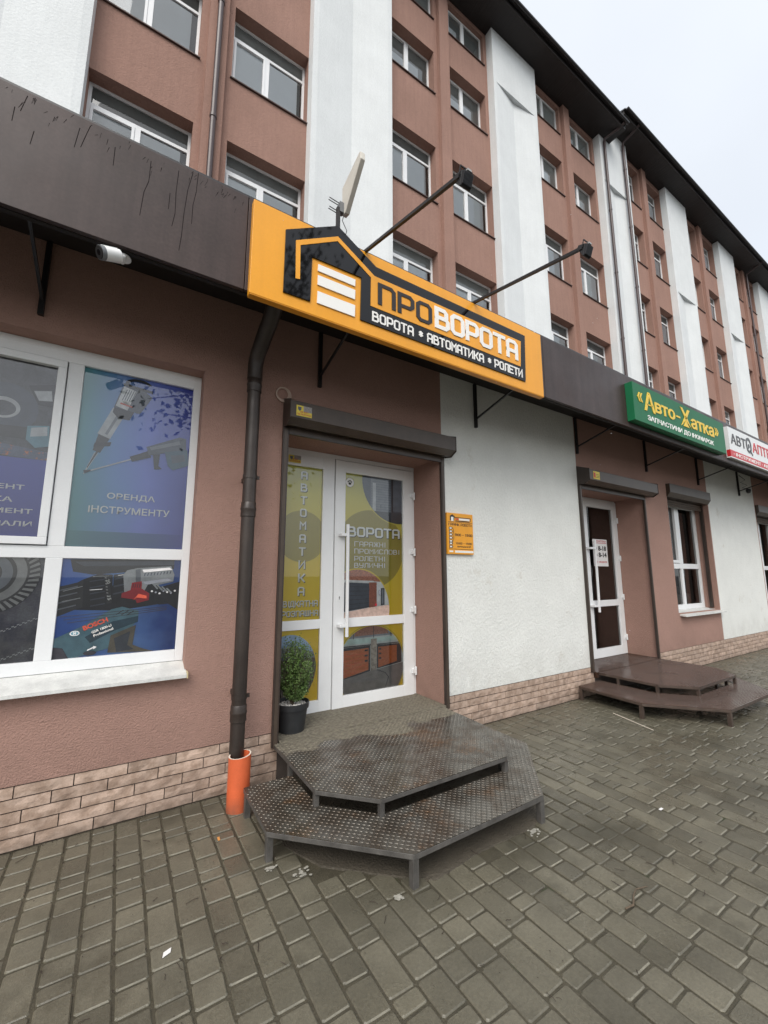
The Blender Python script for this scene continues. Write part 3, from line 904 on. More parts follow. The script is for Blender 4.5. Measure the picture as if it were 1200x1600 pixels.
Lr.p([(-0.318, 0.976), (-0.318, 1.10), (-0.18, 1.17), (-0.03, 1.27), (0.03, 1.285), (0.13, 1.255), (0.13, 1.20), (0.08, 1.12), (-0.02, 1.02), (-0.20, 0.976)], 'teal')
Lr.p([(-0.16, 1.10), (-0.02, 1.19), (0.13, 1.22), (0.13, 1.18), (0.0, 1.13), (-0.13, 1.06)], 'tealD')
Lr.p([(-0.02, 1.10), (0.12, 1.16), (0.11, 1.03), (0.17, 1.0), (0.24, 0.976), (-0.03, 0.99)], 'tan')
Lr.p([(0.0, 1.08), (0.09, 1.12), (0.08, 1.03), (0.12, 1.0), (0.02, 0.99)], 'mid')
for k in range(3): Lr.p(bar(0.0+0.03*k, 1.235-0.004*k, 0.04+0.03*k, 1.262-0.004*k, 0.005), 'steelD', 0.0002)
for q_ in ((-0.30, 1.395, -0.20, 1.425), (-0.30, 1.33, -0.205, 1.35), (-0.15, 1.487, -0.06, 1.492), (-0.16, 1.40, -0.09, 1.405), (-0.01, 1.495, 0.02, 1.50)): Lr.p(bar(*q_, 0.004), 'lt', 0.0002)
Lr.p([(0.13, 1.535), (0.30, 1.55), (0.32, 1.535), (0.14, 1.515)], 'wh', 0.0002); Lr.p([(0.13, 1.45), (0.30, 1.475), (0.32, 1.455), (0.16, 1.43)], 'gy', 0.0002)
for q_ in range(9): Lr.p(bar(0.145+0.02*q_, 1.49+0.002*q_, 0.150+0.02*q_, 1.51+0.002*q_, 0.005), 'mid', 0.0001)
for q_ in range(7): Lr.p(circ(0.20+0.024*q_, 1.385-0.008*(q_ % 3), 0.007, 8), 'gy' if q_ % 2 else 'lt', 0.0001)
Lr.p([(0.09, 1.325), (0.11, 1.345), (0.17, 1.335), (0.17, 1.355), (0.12, 1.37)], 'red2', 0.0002)
for q_ in range(3): Lr.p(bar(-0.30+0.02*q_, 1.235-0.02*q_, 0.30, 1.275-0.01*q_, 0.003), 'steelD', 0.0002)
Lr.p([(-0.318, 0.976), (-0.318, 1.05), (-0.27, 1.04), (-0.235, 0.976)], 'dk')
Lr.p(circ(-0.125, 0.998, 0.035, 16, rz=0.014), 'dk')
Lr.p([(-0.14, 1.02), (-0.11, 1.035), (-0.11, 1.042), (-0.09, 1.034), (-0.108, 1.02), (-0.108, 1.028), (-0.14, 1.013)], 'wh')
Lr.p(circ(-0.215, 1.128, 0.026, 18, rz=0.016), 'wh')
Lr.p(circ(-0.215, 1.128, 0.021, 18, rz=0.012), 'teal', 0.0002)
Lr.p(rect(-0.222, 1.119, -0.217, 1.137), 'wh', 0.0002); Lr.p(rect(-0.213, 1.119, -0.208, 1.137), 'wh', 0.0001); Lr.p(rect(-0.22, 1.126, -0.21, 1.130), 'wh', 0.0001)
font_text(Lr.mb, 'BOSCH', -0.178, 1.166, -0.040, 1.196, Lr.y-0.0006, K['red2'], 0.03, 22, 0.0003)
font_text(Lr.mb, 'GSR 1800-LI', -0.13, 1.140, -0.018, 1.156, Lr.y-0.0006, 'letter_white', 0.02, 22, 0.0003)
font_text(Lr.mb, 'Professional', -0.118, 1.118, -0.006, 1.134, Lr.y-0.0006, 'letter_white', 0.02, 22, 0.0003)
Lr.mb.build('poster', shopwin, label='poster showing a cordless drill opened up over blue cloth')
# upper left poster: cutting saw, navy below with lettering
c_ = rect(-1.133, 1.735, -0.457, 2.875)
Lr = Layers(YP, c_)
Lr.p(c_, 'rock')
Lr.p(rect(-1.133, 1.735, -0.457, 2.235), P_navy)
Lr.p([(-1.133, 2.26), (-0.457, 2.235), (-0.457, 2.29), (-0.8, 2.33), (-1.133, 2.34)], 'spark')
Lr.p(circ(-0.70, 2.55, 0.165, 36), 'mid')
Lr.p(circ(-0.71, 2.55, 0.085, 30, rz=0.07), 'lt', 0.0004)
Lr.p(circ(-0.71, 2.545, 0.065, 30, rz=0.05), 'rock', 0.0004)
Lr.p([(-0.60, 2.72), (-0.46, 2.76), (-0.457, 2.60), (-0.54, 2.60)], 'dk')
Lr.p([(-0.57, 2.69), (-0.48, 2.71), (-0.47, 2.64), (-0.54, 2.63)], 'lt')
Lr.p([(-1.0, 2.42), (-0.58, 2.44), (-0.55, 2.36), (-1.0, 2.36)], 'steelD')
Lr.p([(-0.58, 2.45), (-0.47, 2.47), (-0.46, 2.33), (-0.53, 2.31), (-0.58, 2.36)], 'teal')
Lr.p([(-0.56, 2.44), (-0.48, 2.46), (-0.475, 2.40), (-0.56, 2.38)], 'lt')
for q, (s_, zz, xr) in enumerate((('ІНСТРУМЕНТ', 2.030, -0.555), ('ТЕХНІКА', 1.950, -0.603), ('ІНСТРУМЕНТ', 1.879, -0.501), ('МАТЕРІАЛИ', 1.800, -0.497))):
    wdt = 0.0437*len(s_)
    font_text(Lr.mb, s_, xr-wdt, zz, xr, zz+0.032, Lr.y-0.0006, 'letter_white', 0.02, depth=0.0004)
Lr.mb.build('poster', shopwin, label='poster with a stone saw above white lettering on navy')
# lower left poster: bevel gear and chains
c_ = rect(-1.12, 0.976, -0.405, 1.605)
Lr = Layers(YP, c_)
Lr.p(c_, mat('print dark steel sheet', rgb(66, 66, 84), 0.5, var=0.45, vscale=5, c2=rgb(104, 104, 112)))
gx, gz = -0.665, 1.51
Lr.p(circ(gx, gz, 0.245, 60), 'dk')
for k in range(44):
    a0 = 360/44*k
    q = [(gx+r_*math.cos(R(a0+o_)), gz+r_*math.sin(R(a0+o_))) for r_, o_ in ((0.185, 0), (0.185, 3.8), (0.238, 8.5), (0.242, 4.5))]
    Lr.p(q, 'steel', 0.00001)
Lr.p(circ(gx, gz, 0.19, 50), 'steelD'); Lr.p(circ(gx, gz, 0.178, 50), 'steel')
Lr.p(circ(gx-0.01, gz, 0.140, 44), 'steelD'); Lr.p(circ(gx-0.01, gz, 0.12, 44), 'gy')
Lr.p(circ(gx-0.015, gz, 0.075, 36), 'steelD'); Lr.p(circ(gx-0.015, gz, 0.06, 30), 'gy'); Lr.p(circ(gx-0.015, gz, 0.035, 30), 'dk')
for (ax, az, bx, bz) in ((-0.9, 1.02, -0.41, 1.235), (-0.62, 0.976, -0.41, 1.055)):
    nn = int(math.hypot(bx-ax, bz-az)/0.013)
    for k in range(nn):
        t0 = k/nn
        px_, pz_ = ax+(bx-ax)*t0, az+(bz-az)*t0
        Lr.p(bar(px_, pz_+(0.004 if k % 2 else -0.004), px_+0.011, pz_+0.005+(0.004 if k % 2 else -0.004), 0.005), 'lt', 0.00001)
Lr.mb.build('poster', shopwin, label='poster with a large steel bevel gear and chains')
bk = MB(); bk.box(-2.0, 0.372, YP+0.006, YP+0.012, 0.98, 2.92, 'mid_back' if False else K['mid'])
bk.build('backing_board', shopwin)

# ---------- entrance one (yellow prints)
YD = 3.68
door = MB()
Pm = 'pvc'
# fixed frame + side light
door.box(1.101, 1.20, YD, YD+0.05, 0.262, 2.645, Pm); door.box(1.621, 1.7465, YD+0.001, YD+0.05, 0.262, 2.645, Pm)
door.box(1.20, 1.621, YD+0.002, YD+0.05, 2.533, 2.645, Pm); door.box(1.20, 1.621, YD+0.002, YD+0.05, 1.000, 1.085, Pm)
door.box(1.20, 1.621, YD+0.002, YD+0.05, 0.262, 0.366, Pm)
door.box(1.7465, 2.734, YD+0.003, YD+0.05, 2.655, 2.70, Pm); door.box(1.101, 1.7465, YD+0.003, YD+0.05, 2.645, 2.70, Pm)
door.box(2.70, 2.734, YD+0.004, YD+0.05, 0.262, 2.655, Pm)
door1 = door.build('door', annex, bevel=0.003)
leaf = MB()
yl = YD-0.012
leaf.box(1.753, 1.865, yl, yl+0.05, 0.258, 2.648, Pm); leaf.box(2.577, 2.699, yl, yl+0.05, 0.258, 2.648, Pm)
leaf.box(1.865, 2.577, yl+0.001, yl+0.05, 2.531, 2.648, Pm); leaf.box(1.865, 2.577, yl+0.001, yl+0.05, 0.994, 1.082, Pm)
leaf.box(1.865, 2.577, yl+0.001, yl+0.05, 0.258, 0.369, Pm)
leaf.build('leaf', door1, bevel=0.003)
gl = MB()
for a, b, c, d_, y in ((1.20, 1.621, 1.085, 2.533, YD+0.018), (1.20, 1.621, 0.366, 1.0, YD+0.018), (1.865, 2.577, 1.082, 2.531, YD+0.012), (1.865, 2.577, 0.369, 0.994, YD+0.012)):
    gl.add([(a, y, c), (b, y, c), (b, y, d_), (a, y, d_)], [(0, 1, 2, 3)], 'glass_door' if False else 'glass_poster')
gl.build('pane', door1)
hd = MB()
hd.tube([(1.862, 3.600, 1.99), (1.862, 3.600, 0.915)], 0.0165, 'pvc', 12)
hd.box(1.79, 1.874, 3.592, 3.668, 1.872, 1.90, 'pvc'); hd.box(1.785, 1.874, 3.592, 3.668, 1.003, 1.031, 'pvc')
hd.build('handle', door1, smooth=False, bevel=0.004)
lk = MB(); lk.box(1.795, 1.822, yl-0.006, yl+0.001, 1.24, 1.318, 'pvc'); lk.prism(circ(1.8085, 1.285, 0.006, 10), yl-0.007, yl, 'ink_black'); lk.box(1.8055, 1.8115, yl-0.0072, yl, 1.262, 1.285, 'ink_black')
lk.build('lock', door1)
for zz in (2.367, 1.742, 1.126, 0.50):
    h = MB(); h.box(2.662, 2.708, yl-0.022, yl, zz-0.022, zz+0.022, 'pvc'); h.tube([(2.712, yl-0.012, zz-0.042), (2.712, yl-0.012, zz+0.042)], 0.013, 'pvc', 10)
    h.build('hinge', door1, bevel=0.002)
Y_yel = mat_grad('yellow print gradient', [(0, rgb(236, 200, 34)), (0.5, rgb(232, 208, 60)), (1, rgb(205, 200, 98))], 2, 0.6, 2.5, 0.03, 2)
Y_olv = mat('olive print', rgb(170, 156, 60), 0.5, var=0.06, vscale=4)
# side light print
c_ = rect(1.20, 1.085, 1.621, 2.533)
Lr = Layers(YD+0.030, c_); Lr.p(c_, Y_yel); Lr.p(circ(1.43, 1.86, 0.245, 48), Y_olv)
Lr.mb.build('print', door1)
tx = MB()
for k, ch in enumerate('АВТОМАТИКА'):
    zt = 2.492-k*0.1228
    stroke_text(tx, ch, 1.400, zt-0.080, 1.468, zt, YD+0.024, 'letter_white', 1.25, 0.0004, ('ink_black', 0.006))
stroke_text(tx, 'ВІДКАТНА', 1.262, 1.205, 1.604, 1.262, YD+0.024, 'letter_white', 1.15, 0.0004, ('ink_black', 0.004))
stroke_text(tx, 'РОЗПАШНА', 1.256, 1.118, 1.610, 1.172, YD+0.024, 'letter_white', 1.15, 0.0004, ('ink_black', 0.004))
tx.build('lettering', door1)
c_ = rect(1.20, 0.366, 1.621, 1.0)
Lr = Layers(YD+0.030, c_); Lr.p(c_, Y_yel)
cc = circ(1.34, 0.66, 0.26, 48, rz=0.30)
def cp(poly, m, clipper=None): Lr.p(clip(poly, clipper or cc) or [(0, 0), (0, 0.001), (0.001, 0)], m, 0.0003)
cp(rect(1.0, 0.3, 1.7, 1.0), flat('print pale sky', 150, 175, 205))
cp([(1.0, 0.80), (1.35, 0.86), (1.62, 0.78), (1.62, 0.3), (1.0, 0.3)], 'gy')
cp(rect(1.0, 0.3, 1.7, 0.74), flat('print taupe shutter', 92, 80, 72))
for k in range(16): cp(rect(1.22+0.025*k, 0.40, 1.226+0.025*k, 0.735), 'dk')
cp(rect(1.0, 0.3, 1.7, 0.40), 'tan')
Lr.mb.build('print', door1)
# door leaf prints
c_ = rect(1.865, 1.082, 2.577, 2.531)
Lr = Layers(YD+0.024, c_); Lr.p(c_, Y_yel)
Lr.p(circ(2.19, 1.765, 0.405, 60), Y_olv)
cc = circ(2.53, 2.50, 0.455, 60)
Lr.p(circ(2.53, 2.50, 0.468, 60), Y_yel)
cp(rect(2.0, 2.0, 2.6, 2.6), 'mid')
cp(rect(2.18, 2.16, 2.44, 2.6), 'gy')
for k in range(14): cp(rect(2.18, 2.16+0.027*k, 2.44, 2.163+0.027*k), 'mid')
cp(rect(2.20, 2.14, 2.24, 2.47), 'lt'); cp(rect(2.44, 2.0, 2.458, 2.6), 'dk'); cp(rect(2.3, 2.2, 2.306, 2.24), 'dk')
cp(rect(2.46, 2.18, 2.6, 2.6), flat('print blue grey', 104, 110, 120)); cp(rect(2.0, 2.0, 2.6, 2.165), flat('print shade grey', 66, 68, 74))
cc = circ(2.03, 1.15, 0.375, 60, rz=0.40)
Lr.p(circ(2.03, 1.15, 0.388, 60, rz=0.413), Y_yel)
cp(rect(1.86, 1.08, 2.45, 1.56), flat('print pale wall', 205, 205, 205))
cp([(1.86, 1.56), (2.18, 1.56), (2.30, 1.425), (1.86, 1.452)], flat('print roof tile', 170, 110, 84, var=0.4, vs=60))
cp([(1.86, 1.45), (2.22, 1.435), (2.22, 1.42), (1.86, 1.43)], 'wh')
cp([(1.86, 1.425), (2.19, 1.41), (2.19, 1.175), (1.86, 1.135)], flat('print garage door', 66, 72, 84))
for k in range(6): cp([(1.86, 1.385-0.045*k), (2.19, 1.374-0.038*k), (2.19, 1.371-0.038*k), (1.86, 1.381-0.045*k)], 'dk')
cp([(2.16, 1.42), (2.25, 1.42), (2.25, 1.18), (2.16, 1.165)], flat('print brick pier', 150, 84, 60, var=0.4, vs=70))
cp([(2.30, 1.36), (2.345, 1.36), (2.345, 1.19), (2.30, 1.185)], 'dk'); cp([(2.312, 1.35), (2.333, 1.35), (2.333, 1.20), (2.312, 1.20)], 'gy')
cp(circ(2.285, 1.315, 0.016, 14, rz=0.03), 'gy'); cp(circ(2.24, 1.195, 0.014, 12), 'red')
cp([(1.86, 1.13), (2.19, 1.172), (2.45, 1.19), (2.45, 1.05), (1.86, 1.05)], flat('print drive', 170, 148, 138, var=0.25, vs=30))
Lr.mb.build('print', door1)
tx = MB()
stroke_text(tx, 'ВОРОТА', 1.905, 1.882, 2.542, 1.985, YD+0.0135, 'letter_white', 1.25, 0.0004, ('ink_black', 0.007))
for s_, z0_, z1_, xe in (('ГАРАЖНІ', 1.783, 1.835, 2.352), ('ПРОМИСЛОВІ', 1.711, 1.761, 2.530), ('РОЛЕТНІ', 1.636, 1.686, 2.347), ('ВУЛИЧНІ', 1.568, 1.617, 2.347)):
    stroke_text(tx, s_, 1.984, z0_, xe, z1_, YD+0.0135, 'letter_white', 0.9, 0.0004)
tx.prism(circ(1.923, 2.437, 0.047, 30), YD+0.0105, YD+0.011, 'letter_white')
tx.prism(circ(1.923, 2.437, 0.0495, 30), YD+0.0112, YD+0.0116, 'ink_black')
tx.prism(circ(1.923, 2.425, 0.016, 16, rz=0.013), YD+0.0095, YD+0.0101, 'ink_black')
for dx, dz in ((-0.020, 0.010), (-0.008, 0.020), (0.008, 0.020), (0.020, 0.010)):
    tx.prism(circ(1.923+dx, 2.433+dz, 0.0065, 12, rz=0.0085), YD+0.0095, YD+0.0101, 'ink_black')
tx.build('lettering', door1)
c_ = rect(1.865, 0.369, 2.577, 0.994)
Lr = Layers(YD+0.024, c_); Lr.p(c_, Y_yel)
cc = circ(2.20, 0.60, 0.385, 60)
Lr.p(circ(2.20, 0.60, 0.40, 60), Y_olv)
Lr.p(circ(2.20, 0.60, 0.393, 60), Y_yel, 0.0002)
cp(rect(1.8, 0.2, 2.6, 1.0), flat('print fascia', 176, 182, 180))
cp([(1.8, 1.0), (2.6, 1.0), (2.6, 0.885), (1.8, 0.875)], 'gy'); cp([(2.02, 1.0), (2.36, 1.0), (2.40, 0.90), (2.0, 0.895)], flat('print brick band', 140, 96, 80, var=0.4, vs=50))
for xx in (1.99, 2.22, 2.43): cp(bar(xx, 1.0, xx, 0.862, 0.007), 'dk')
cp([(1.8, 0.872), (2.6, 0.865), (2.6, 0.825), (1.8, 0.82)], flat('print pale green', 170, 190, 186))
cp([(1.8, 0.81), (2.6, 0.805), (2.6, 0.795), (1.8, 0.798)], 'steelD')
cp([(1.8, 0.795), (2.18, 0.795), (2.18, 0.55), (1.8, 0.49)], 'dk')
cp([(1.8, 0.765), (2.16, 0.775), (2.16, 0.565), (1.8, 0.50)], flat('print wood door', 168, 94, 50, var=0.2, vs=40))
cp([(2.26, 0.795), (2.56, 0.79), (2.56, 0.60), (2.26, 0.565)], 'dk')
cp([(2.275, 0.775), (2.50, 0.775), (2.50, 0.615), (2.275, 0.575)], flat('print wood door right', 162, 88, 46, var=0.2, vs=40))
for k in range(5): cp([(1.8, 0.712-0.048*k), (2.16, 0.731-0.036*k), (2.16, 0.728-0.036*k), (1.8, 0.708-0.048*k)], 'red2')
for k in range(3): cp(rect(2.115, 0.745-0.05*k, 2.150, 0.763-0.05*k), 'ink_black'); cp(rect(2.28, 0.745-0.045*k, 2.308, 0.761-0.045*k), 'ink_black')
cp([(2.185, 0.86), (2.255, 0.86), (2.255, 0.56), (2.185, 0.55)], flat('print stone pier', 150, 142, 132, var=0.5, vs=45))
cp([(1.8, 0.495), (2.18, 0.55), (2.6, 0.60), (2.6, 0.2), (1.8, 0.2)], flat('print asphalt', 116, 112, 110))
cp([(2.26, 0.56), (2.36, 0.52), (2.40, 0.47), (2.36, 0.38), (2.355, 0.38), (2.39, 0.47), (2.35, 0.515), (2.25, 0.552)], 'steelD')
Lr.mb.build('print', door1)

# ---------- entrance two
door = MB()
door.box(5.226, 5.92, YD+0.004, YD+0.05, 0.262, 2.70, 'pvc'); door.box(5.92, 6.904, YD+0.005, YD+0.05, 2.675, 2.70, 'pvc')
door2 = door.build('door', annex, bevel=0.003, label='white framed glazed door with clear dark glass')
leaf = MB()
leaf.box(5.93, 6.055, yl, yl+0.05, 0.27, 2.674, 'pvc'); leaf.box(6.765, 6.900, yl, yl+0.05, 0.27, 2.674, 'pvc')
leaf.box(6.055, 6.765, yl+0.001, yl+0.05, 2.55, 2.674, 'pvc'); leaf.box(6.055, 6.765, yl+0.001, yl+0.05, 1.013, 1.106, 'pvc')
leaf.box(6.055, 6.765, yl+0.001, yl+0.05, 0.27, 0.40, 'pvc')
leaf.build('leaf', door2, bevel=0.003)
gl = MB()
for a, b, c, d_ in ((6.055, 6.765, 1.106, 2.55), (6.055, 6.765, 0.40, 1.013)):
    gl.add([(a, YD+0.012, c), (b, YD+0.012, c), (b, YD+0.012, d_), (a, YD+0.012, d_)], [(0, 1, 2, 3)], 'glass_door')
gl.build('pane', door2)
hd = MB()
hd.tube([(6.10, 3.600, 2.02), (6.085, 3.600, 0.94)], 0.018, 'pvc', 12)
hd.box(5.97, 6.11, 3.592, 3.668, 1.88, 1.91, 'pvc'); hd.box(5.96, 6.10, 3.592, 3.668, 1.02, 1.05, 'pvc')
hd.build('handle', door2, bevel=0.004)
for zz in (2.375, 1.757, 1.141, 0.517):
    h = MB(); h.box(6.855, 6.885, yl-0.02, yl, zz-0.022, zz+0.022, 'pvc'); h.tube([(6.888, yl-0.012, zz-0.045), (6.888, yl-0.012, zz+0.045)], 0.014, 'pvc', 10)
    h.build('hinge', door2, bevel=0.002)

# ---------- far shop windows
def far_window(x0, x1, label):
    y = 3.44
    f = MB()
    f.box(x0+0.001, x0+0.07, y, y+0.06, 0.895, 3.019, 'pvc'); f.box(x1-0.07, x1-0.001, y, y+0.06, 0.895, 3.019, 'pvc')
    f.box(x0+0.07, x1-0.07, y+0.001, y+0.06, 0.895, 0.975, 'pvc'); f.box(x0+0.07, x1-0.07, y+0.001, y+0.06, 2.70, 3.019, 'pvc')
    f.box(x0+0.07, x1-0.07, y+0.001, y+0.06, 1.60, 1.69, 'pvc')
    xm = x0+(x1-x0)*0.52
    f.box(xm-0.04, xm+0.04, y+0.002, y+0.06, 0.975, 1.60, 'pvc'); f.box(xm-0.07, xm+0.07, y+0.002, y+0.06, 1.69, 2.70, 'pvc')
    f.box(x0+0.07, xm-0.07, y-0.012, y+0.03, 1.70, 1.75, 'pvc'); f.box(xm-0.12, xm-0.071, y-0.012, y+0.03, 1.75, 2.70, 'pvc')
    w_ = f.build('window', annex, bevel=0.003, label=label)
    g_ = MB()
    for a, b, c, d_ in ((x0+0.07, xm-0.04, 0.975, 1.6), (xm+0.04, x1-0.07, 0.975, 1.6), (x0+0.07, xm-0.07, 1.69, 2.7), (xm+0.07, x1-0.07, 1.69, 2.7)):
        g_.add([(a, y+0.03, c), (b, y+0.03, c), (b, y+0.03, d_), (a, y+0.03, d_)], [(0, 1, 2, 3)], 'glass_door')
    g_.build('pane', w_)
    s_ = MB()
    s_.add([(x0+0.03, 3.13, 0.845), (x1+0.03, 3.13, 0.845), (x1+0.03, 3.44, 0.895), (x0+0.03, 3.44, 0.895), (x0+0.03, 3.13, 0.825), (x1+0.03, 3.13, 0.825), (x1+0.03, 3.44, 0.86), (x0+0.03, 3.44, 0.86)],
           [(0, 1, 2, 3), (4, 7, 6, 5), (0, 4, 5, 1), (1, 5, 6, 2), (0, 3, 7, 4)], 'pvc_dirty')
    s_.build('sill', w_)
    gd = MB()
    for k in range(9):
        xx = x0+0.15+k*0.155; hh = random.uniform(0.12, 0.42)
        gd.box(xx, xx+0.11, y+0.2, y+0.34, 0.9, 0.9+hh, 'interior_goods')
    for zz in (1.25, 1.75, 2.2): gd.box(x0, x1, y+0.9, y+1.2, zz, zz+0.03, 'interior_goods')
    for k in range(22):
        xx = x0+random.uniform(0, 1.4); zz = random.choice((1.28, 1.78, 2.23)); gd.box(xx, xx+0.09, y+0.92, y+1.1, zz, zz+random.uniform(0.1, 0.3), 'interior_goods')
    gd.build('shelf_goods', w_)
far_window(7.68, 9.285, 'narrow white framed shop window beyond the second door')
far_window(11.78, 13.4, 'white framed shop window farthest along the wall')

# ================================================================== STREET-FRONT FITTINGS
def shutter(name, x0, x1, z0, label, rails=True, xr=None):
    t = empty(name, ((x0+x1)/2, W, 2.7), label, 'roller shutter', 'roller shutter housings over the openings')
    b = MB()
    prof = [(W-0.0005, 2.955), (3.05, 2.892), (3.04, 2.885), (3.04, 2.748), (3.12, 2.704), (W-0.0005, 2.722)]
    b.prism(prof, x0, x1, 'shutter', 'yz')
    b.prism([(W, 2.962), (3.036, 2.896), (3.036, 2.74), (3.118, 2.694), (W-0.0007, 2.712)], x0-0.004, x0, 'rail', 'yz')
    b.prism([(W, 2.962), (3.036, 2.896), (3.036, 2.74), (3.118, 2.694), (W-0.0007, 2.712)], x1, x1+0.004, 'rail', 'yz')
    b.build('housing', t)
    for a, c in xr:
        r_ = MB(); r_.box(a, c, 3.190, W-0.0006, z0, 2.71, 'rail'); r_.box(a+0.010, c-0.010, 3.186, 3.190, z0, 2.70, 'shutter')
        r_.build('rail', t, bevel=0.002)
    s_ = MB(); s_.box(xr[0][1]+0.002, xr[1][0]-0.002, 3.19, 3.205, 2.665, 2.712, 'shutter'); s_.box(xr[0][1]+0.002, xr[1][0]-0.002, 3.185, 3.21, 2.652, 2.665, 'rail')
    s_.build('bottom_slat', t)
    return t
shutter('roller_shutter', 1.047, 2.797, 0.235, 'brown roller shutter housing above the door with yellow prints', xr=((1.043, 1.090), (2.722, 2.767)))
shutter('roller_shutter', 5.15, 6.985, 0.275, 'brown roller shutter housing above the door with the paper notice', xr=((5.143, 5.190), (6.850, 6.892)))
def shutter_small(x0, x1, label):
    t = empty('roller_shutter', ((x0+x1)/2, W, 2.9), label, 'roller shutter', 'roller shutter housings over the openings')
    b = MB()
    b.prism([(3.16, 3.015), (3.16, 2.87), (3.21, 2.80), (3.42, 2.80), (3.42, 3.018)], x0+0.003, x1-0.003, 'shutter', 'yz')
    b.build('housing', t)
    for k in range(3):
        s_ = MB(); s_.prism([(3.32, 2.795-0.04*k), (3.31, 2.775-0.04*k), (3.32, 2.757-0.04*k), (3.33, 2.757-0.04*k), (3.33, 2.795-0.04*k)], x0+0.05, x1-0.05, 'shutter', 'yz')
        s_.build('slat', t)
    for a, c in ((x0+0.003, x0+0.05), (x1-0.05, x1-0.003)):
        r_ = MB(); r_.box(a, c, 3.30, 3.35, 0.90, 2.798, 'rail'); r_.build('rail', t)
shutter_small(7.68, 9.285, 'brown shutter box set into the head of the narrow window')
shutter_small(11.78, 13.4, 'brown shutter box set into the head of the farthest window')

# canopy
can = empty('canopy', (5, 2.8, 3.6), 'long dark brown panelled canopy running above the shop doors', 'canopy')
YC = 2.45
seams = [-4.0, -1.2, 0.515, 3.48, 5.6, 8.4, 11.2, 14.0, 16.8, 19.6, 22.4, 25.2, 28]
for a, b in zip(seams[:-1], seams[1:]):
    f = MB(); f.box(a+0.0025, b-0.0025, YC, YC+0.03, 3.268, 3.93, 'fascia'); f.build('fascia_panel', can, bevel=0.002)
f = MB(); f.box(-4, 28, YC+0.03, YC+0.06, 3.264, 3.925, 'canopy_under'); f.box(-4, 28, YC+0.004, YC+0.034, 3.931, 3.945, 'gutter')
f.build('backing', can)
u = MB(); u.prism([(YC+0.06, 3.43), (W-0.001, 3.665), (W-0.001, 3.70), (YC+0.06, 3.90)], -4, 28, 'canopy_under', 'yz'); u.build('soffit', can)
bx = [-0.56, 1.358, 3.26, 5.175, 7.05, 8.95, 10.9, 12.85, 14.8]
br = MB()
br.box(-0.015, 0.015, W-0.031, W-0.001, 3.137, 3.655, 'black_steel')
br.tube([(0, W-0.02, 3.235), (0, 2.515, 3.42)], 0.012, 'black_steel', 4, sq=True)
br.box(-0.011, 0.011, 2.515, W-0.031, 3.395, 3.42, 'black_steel') if False else None
bm = br.mesh('bracket')
for xx in bx: place('bracket', bm, (xx, 0, 0), can)

rk = MB()
for run in [[(-0.038, 3.861), (-0.04, 3.725), (-0.058, 3.646), (-0.067, 3.49)], [(0.105, 3.883), (0.1, 3.734), (0.104, 3.593), (0.093, 3.503)], [(0.181, 3.913), (0.16, 3.782), (0.15, 3.617), (0.146, 3.459), (0.139, 3.365)], [(0.21, 3.93), (0.206, 3.794), (0.194, 3.699), (0.194, 3.568)], [(0.07, 3.71), (0.069, 3.603)], [(-0.371, 3.862), (-0.377, 3.804), (-0.384, 3.733)], [(-0.328, 3.904), (-0.344, 3.826), (-0.358, 3.75)], [(-0.547, 3.724), (-0.555, 3.642)], [(-0.63, 3.813), (-0.633, 3.728)], [(-0.211, 3.844), (-0.211, 3.727)], [(-0.59, 3.906), (-0.608, 3.802)]]:
    for i_ in range(len(run)-1):
        rk.prism(bar(run[i_][0], run[i_][1], run[i_+1][0], run[i_+1][1], 0.0036, 0.0028), YC-0.0006-0.00005*(i_ % 2), YC, 'drip')
rr = random.Random(4)
for k in range(60):
    x_ = rr.uniform(-0.9, 0.5); z_ = 3.925-abs(rr.gauss(0, 0.05)); l_ = rr.uniform(0.008, 0.04)
    rk.prism(bar(x_, z_, x_-rr.uniform(0, 0.014), z_-l_, rr.uniform(0.0015, 0.004), 0.001), YC-0.0005, YC, 'drip')
rk.build('run_marks', can, kind='stuff')

# ---------- main orange sign
YS = 2.40
s1 = empty('shop_sign', (1.95, YS, 3.25), 'long orange sign with black house logo and white letters ПРОВОРОТА', 'sign')
b = MB(); b.box(0.536, 3.385, YS, YC-0.0005, 3.226, 3.886, 'orange'); b.box(0.539, 3.382, YS+0.002, YC, 3.218, 3.2255, 'orange_edge')
b.build('sign_board', s1, bevel=0.002)
k_ = 2.39/2.38
def sc(p): return (p[0]*k_, 1.5+(p[1]-1.5)*k_)
lg = MB()
blk = [(0.742, 3.30), (0.744, 3.752), (1.12, 3.968), (1.441, 3.781), (3.118, 3.777), (3.095, 3.303), (1.309, 3.306), (1.315, 3.642), (0.933, 3.637), (0.927, 3.303)]
lg.prism([sc(p) for p in blk], YS-0.010, YS-0.001, 'logo_black')
lg.prism([sc(p) for p in [(0.985, 3.88), (1.12, 3.960), (1.26, 3.88)]], YS+0.0, YS+0.01, 'logo_black')
lg.build('logo', s1)
ol = MB()
org = [(0.82, 3.425), (0.814, 3.703), (1.120, 3.880), (1.425, 3.697), (3.049, 3.695), (3.030, 3.434), (1.392, 3.443), (1.394, 3.672), (1.118, 3.842), (0.846, 3.682), (0.850, 3.431)]
ol.prism([sc(p) for p in org], YS-0.0135, YS-0.0095, 'orange')
ol.build('logo_outline', s1)
for zt, zb in ((3.603, 3.552), (3.520, 3.448), (3.400, 3.312)):
    q = MB(); q.prism([sc(p) for p in [(0.979, zt), (1.267, zt+0.002), (1.265, zb), (0.977, zb)]], YS-0.008, YS-0.001, 'letter_white'); q.build('slat', s1)
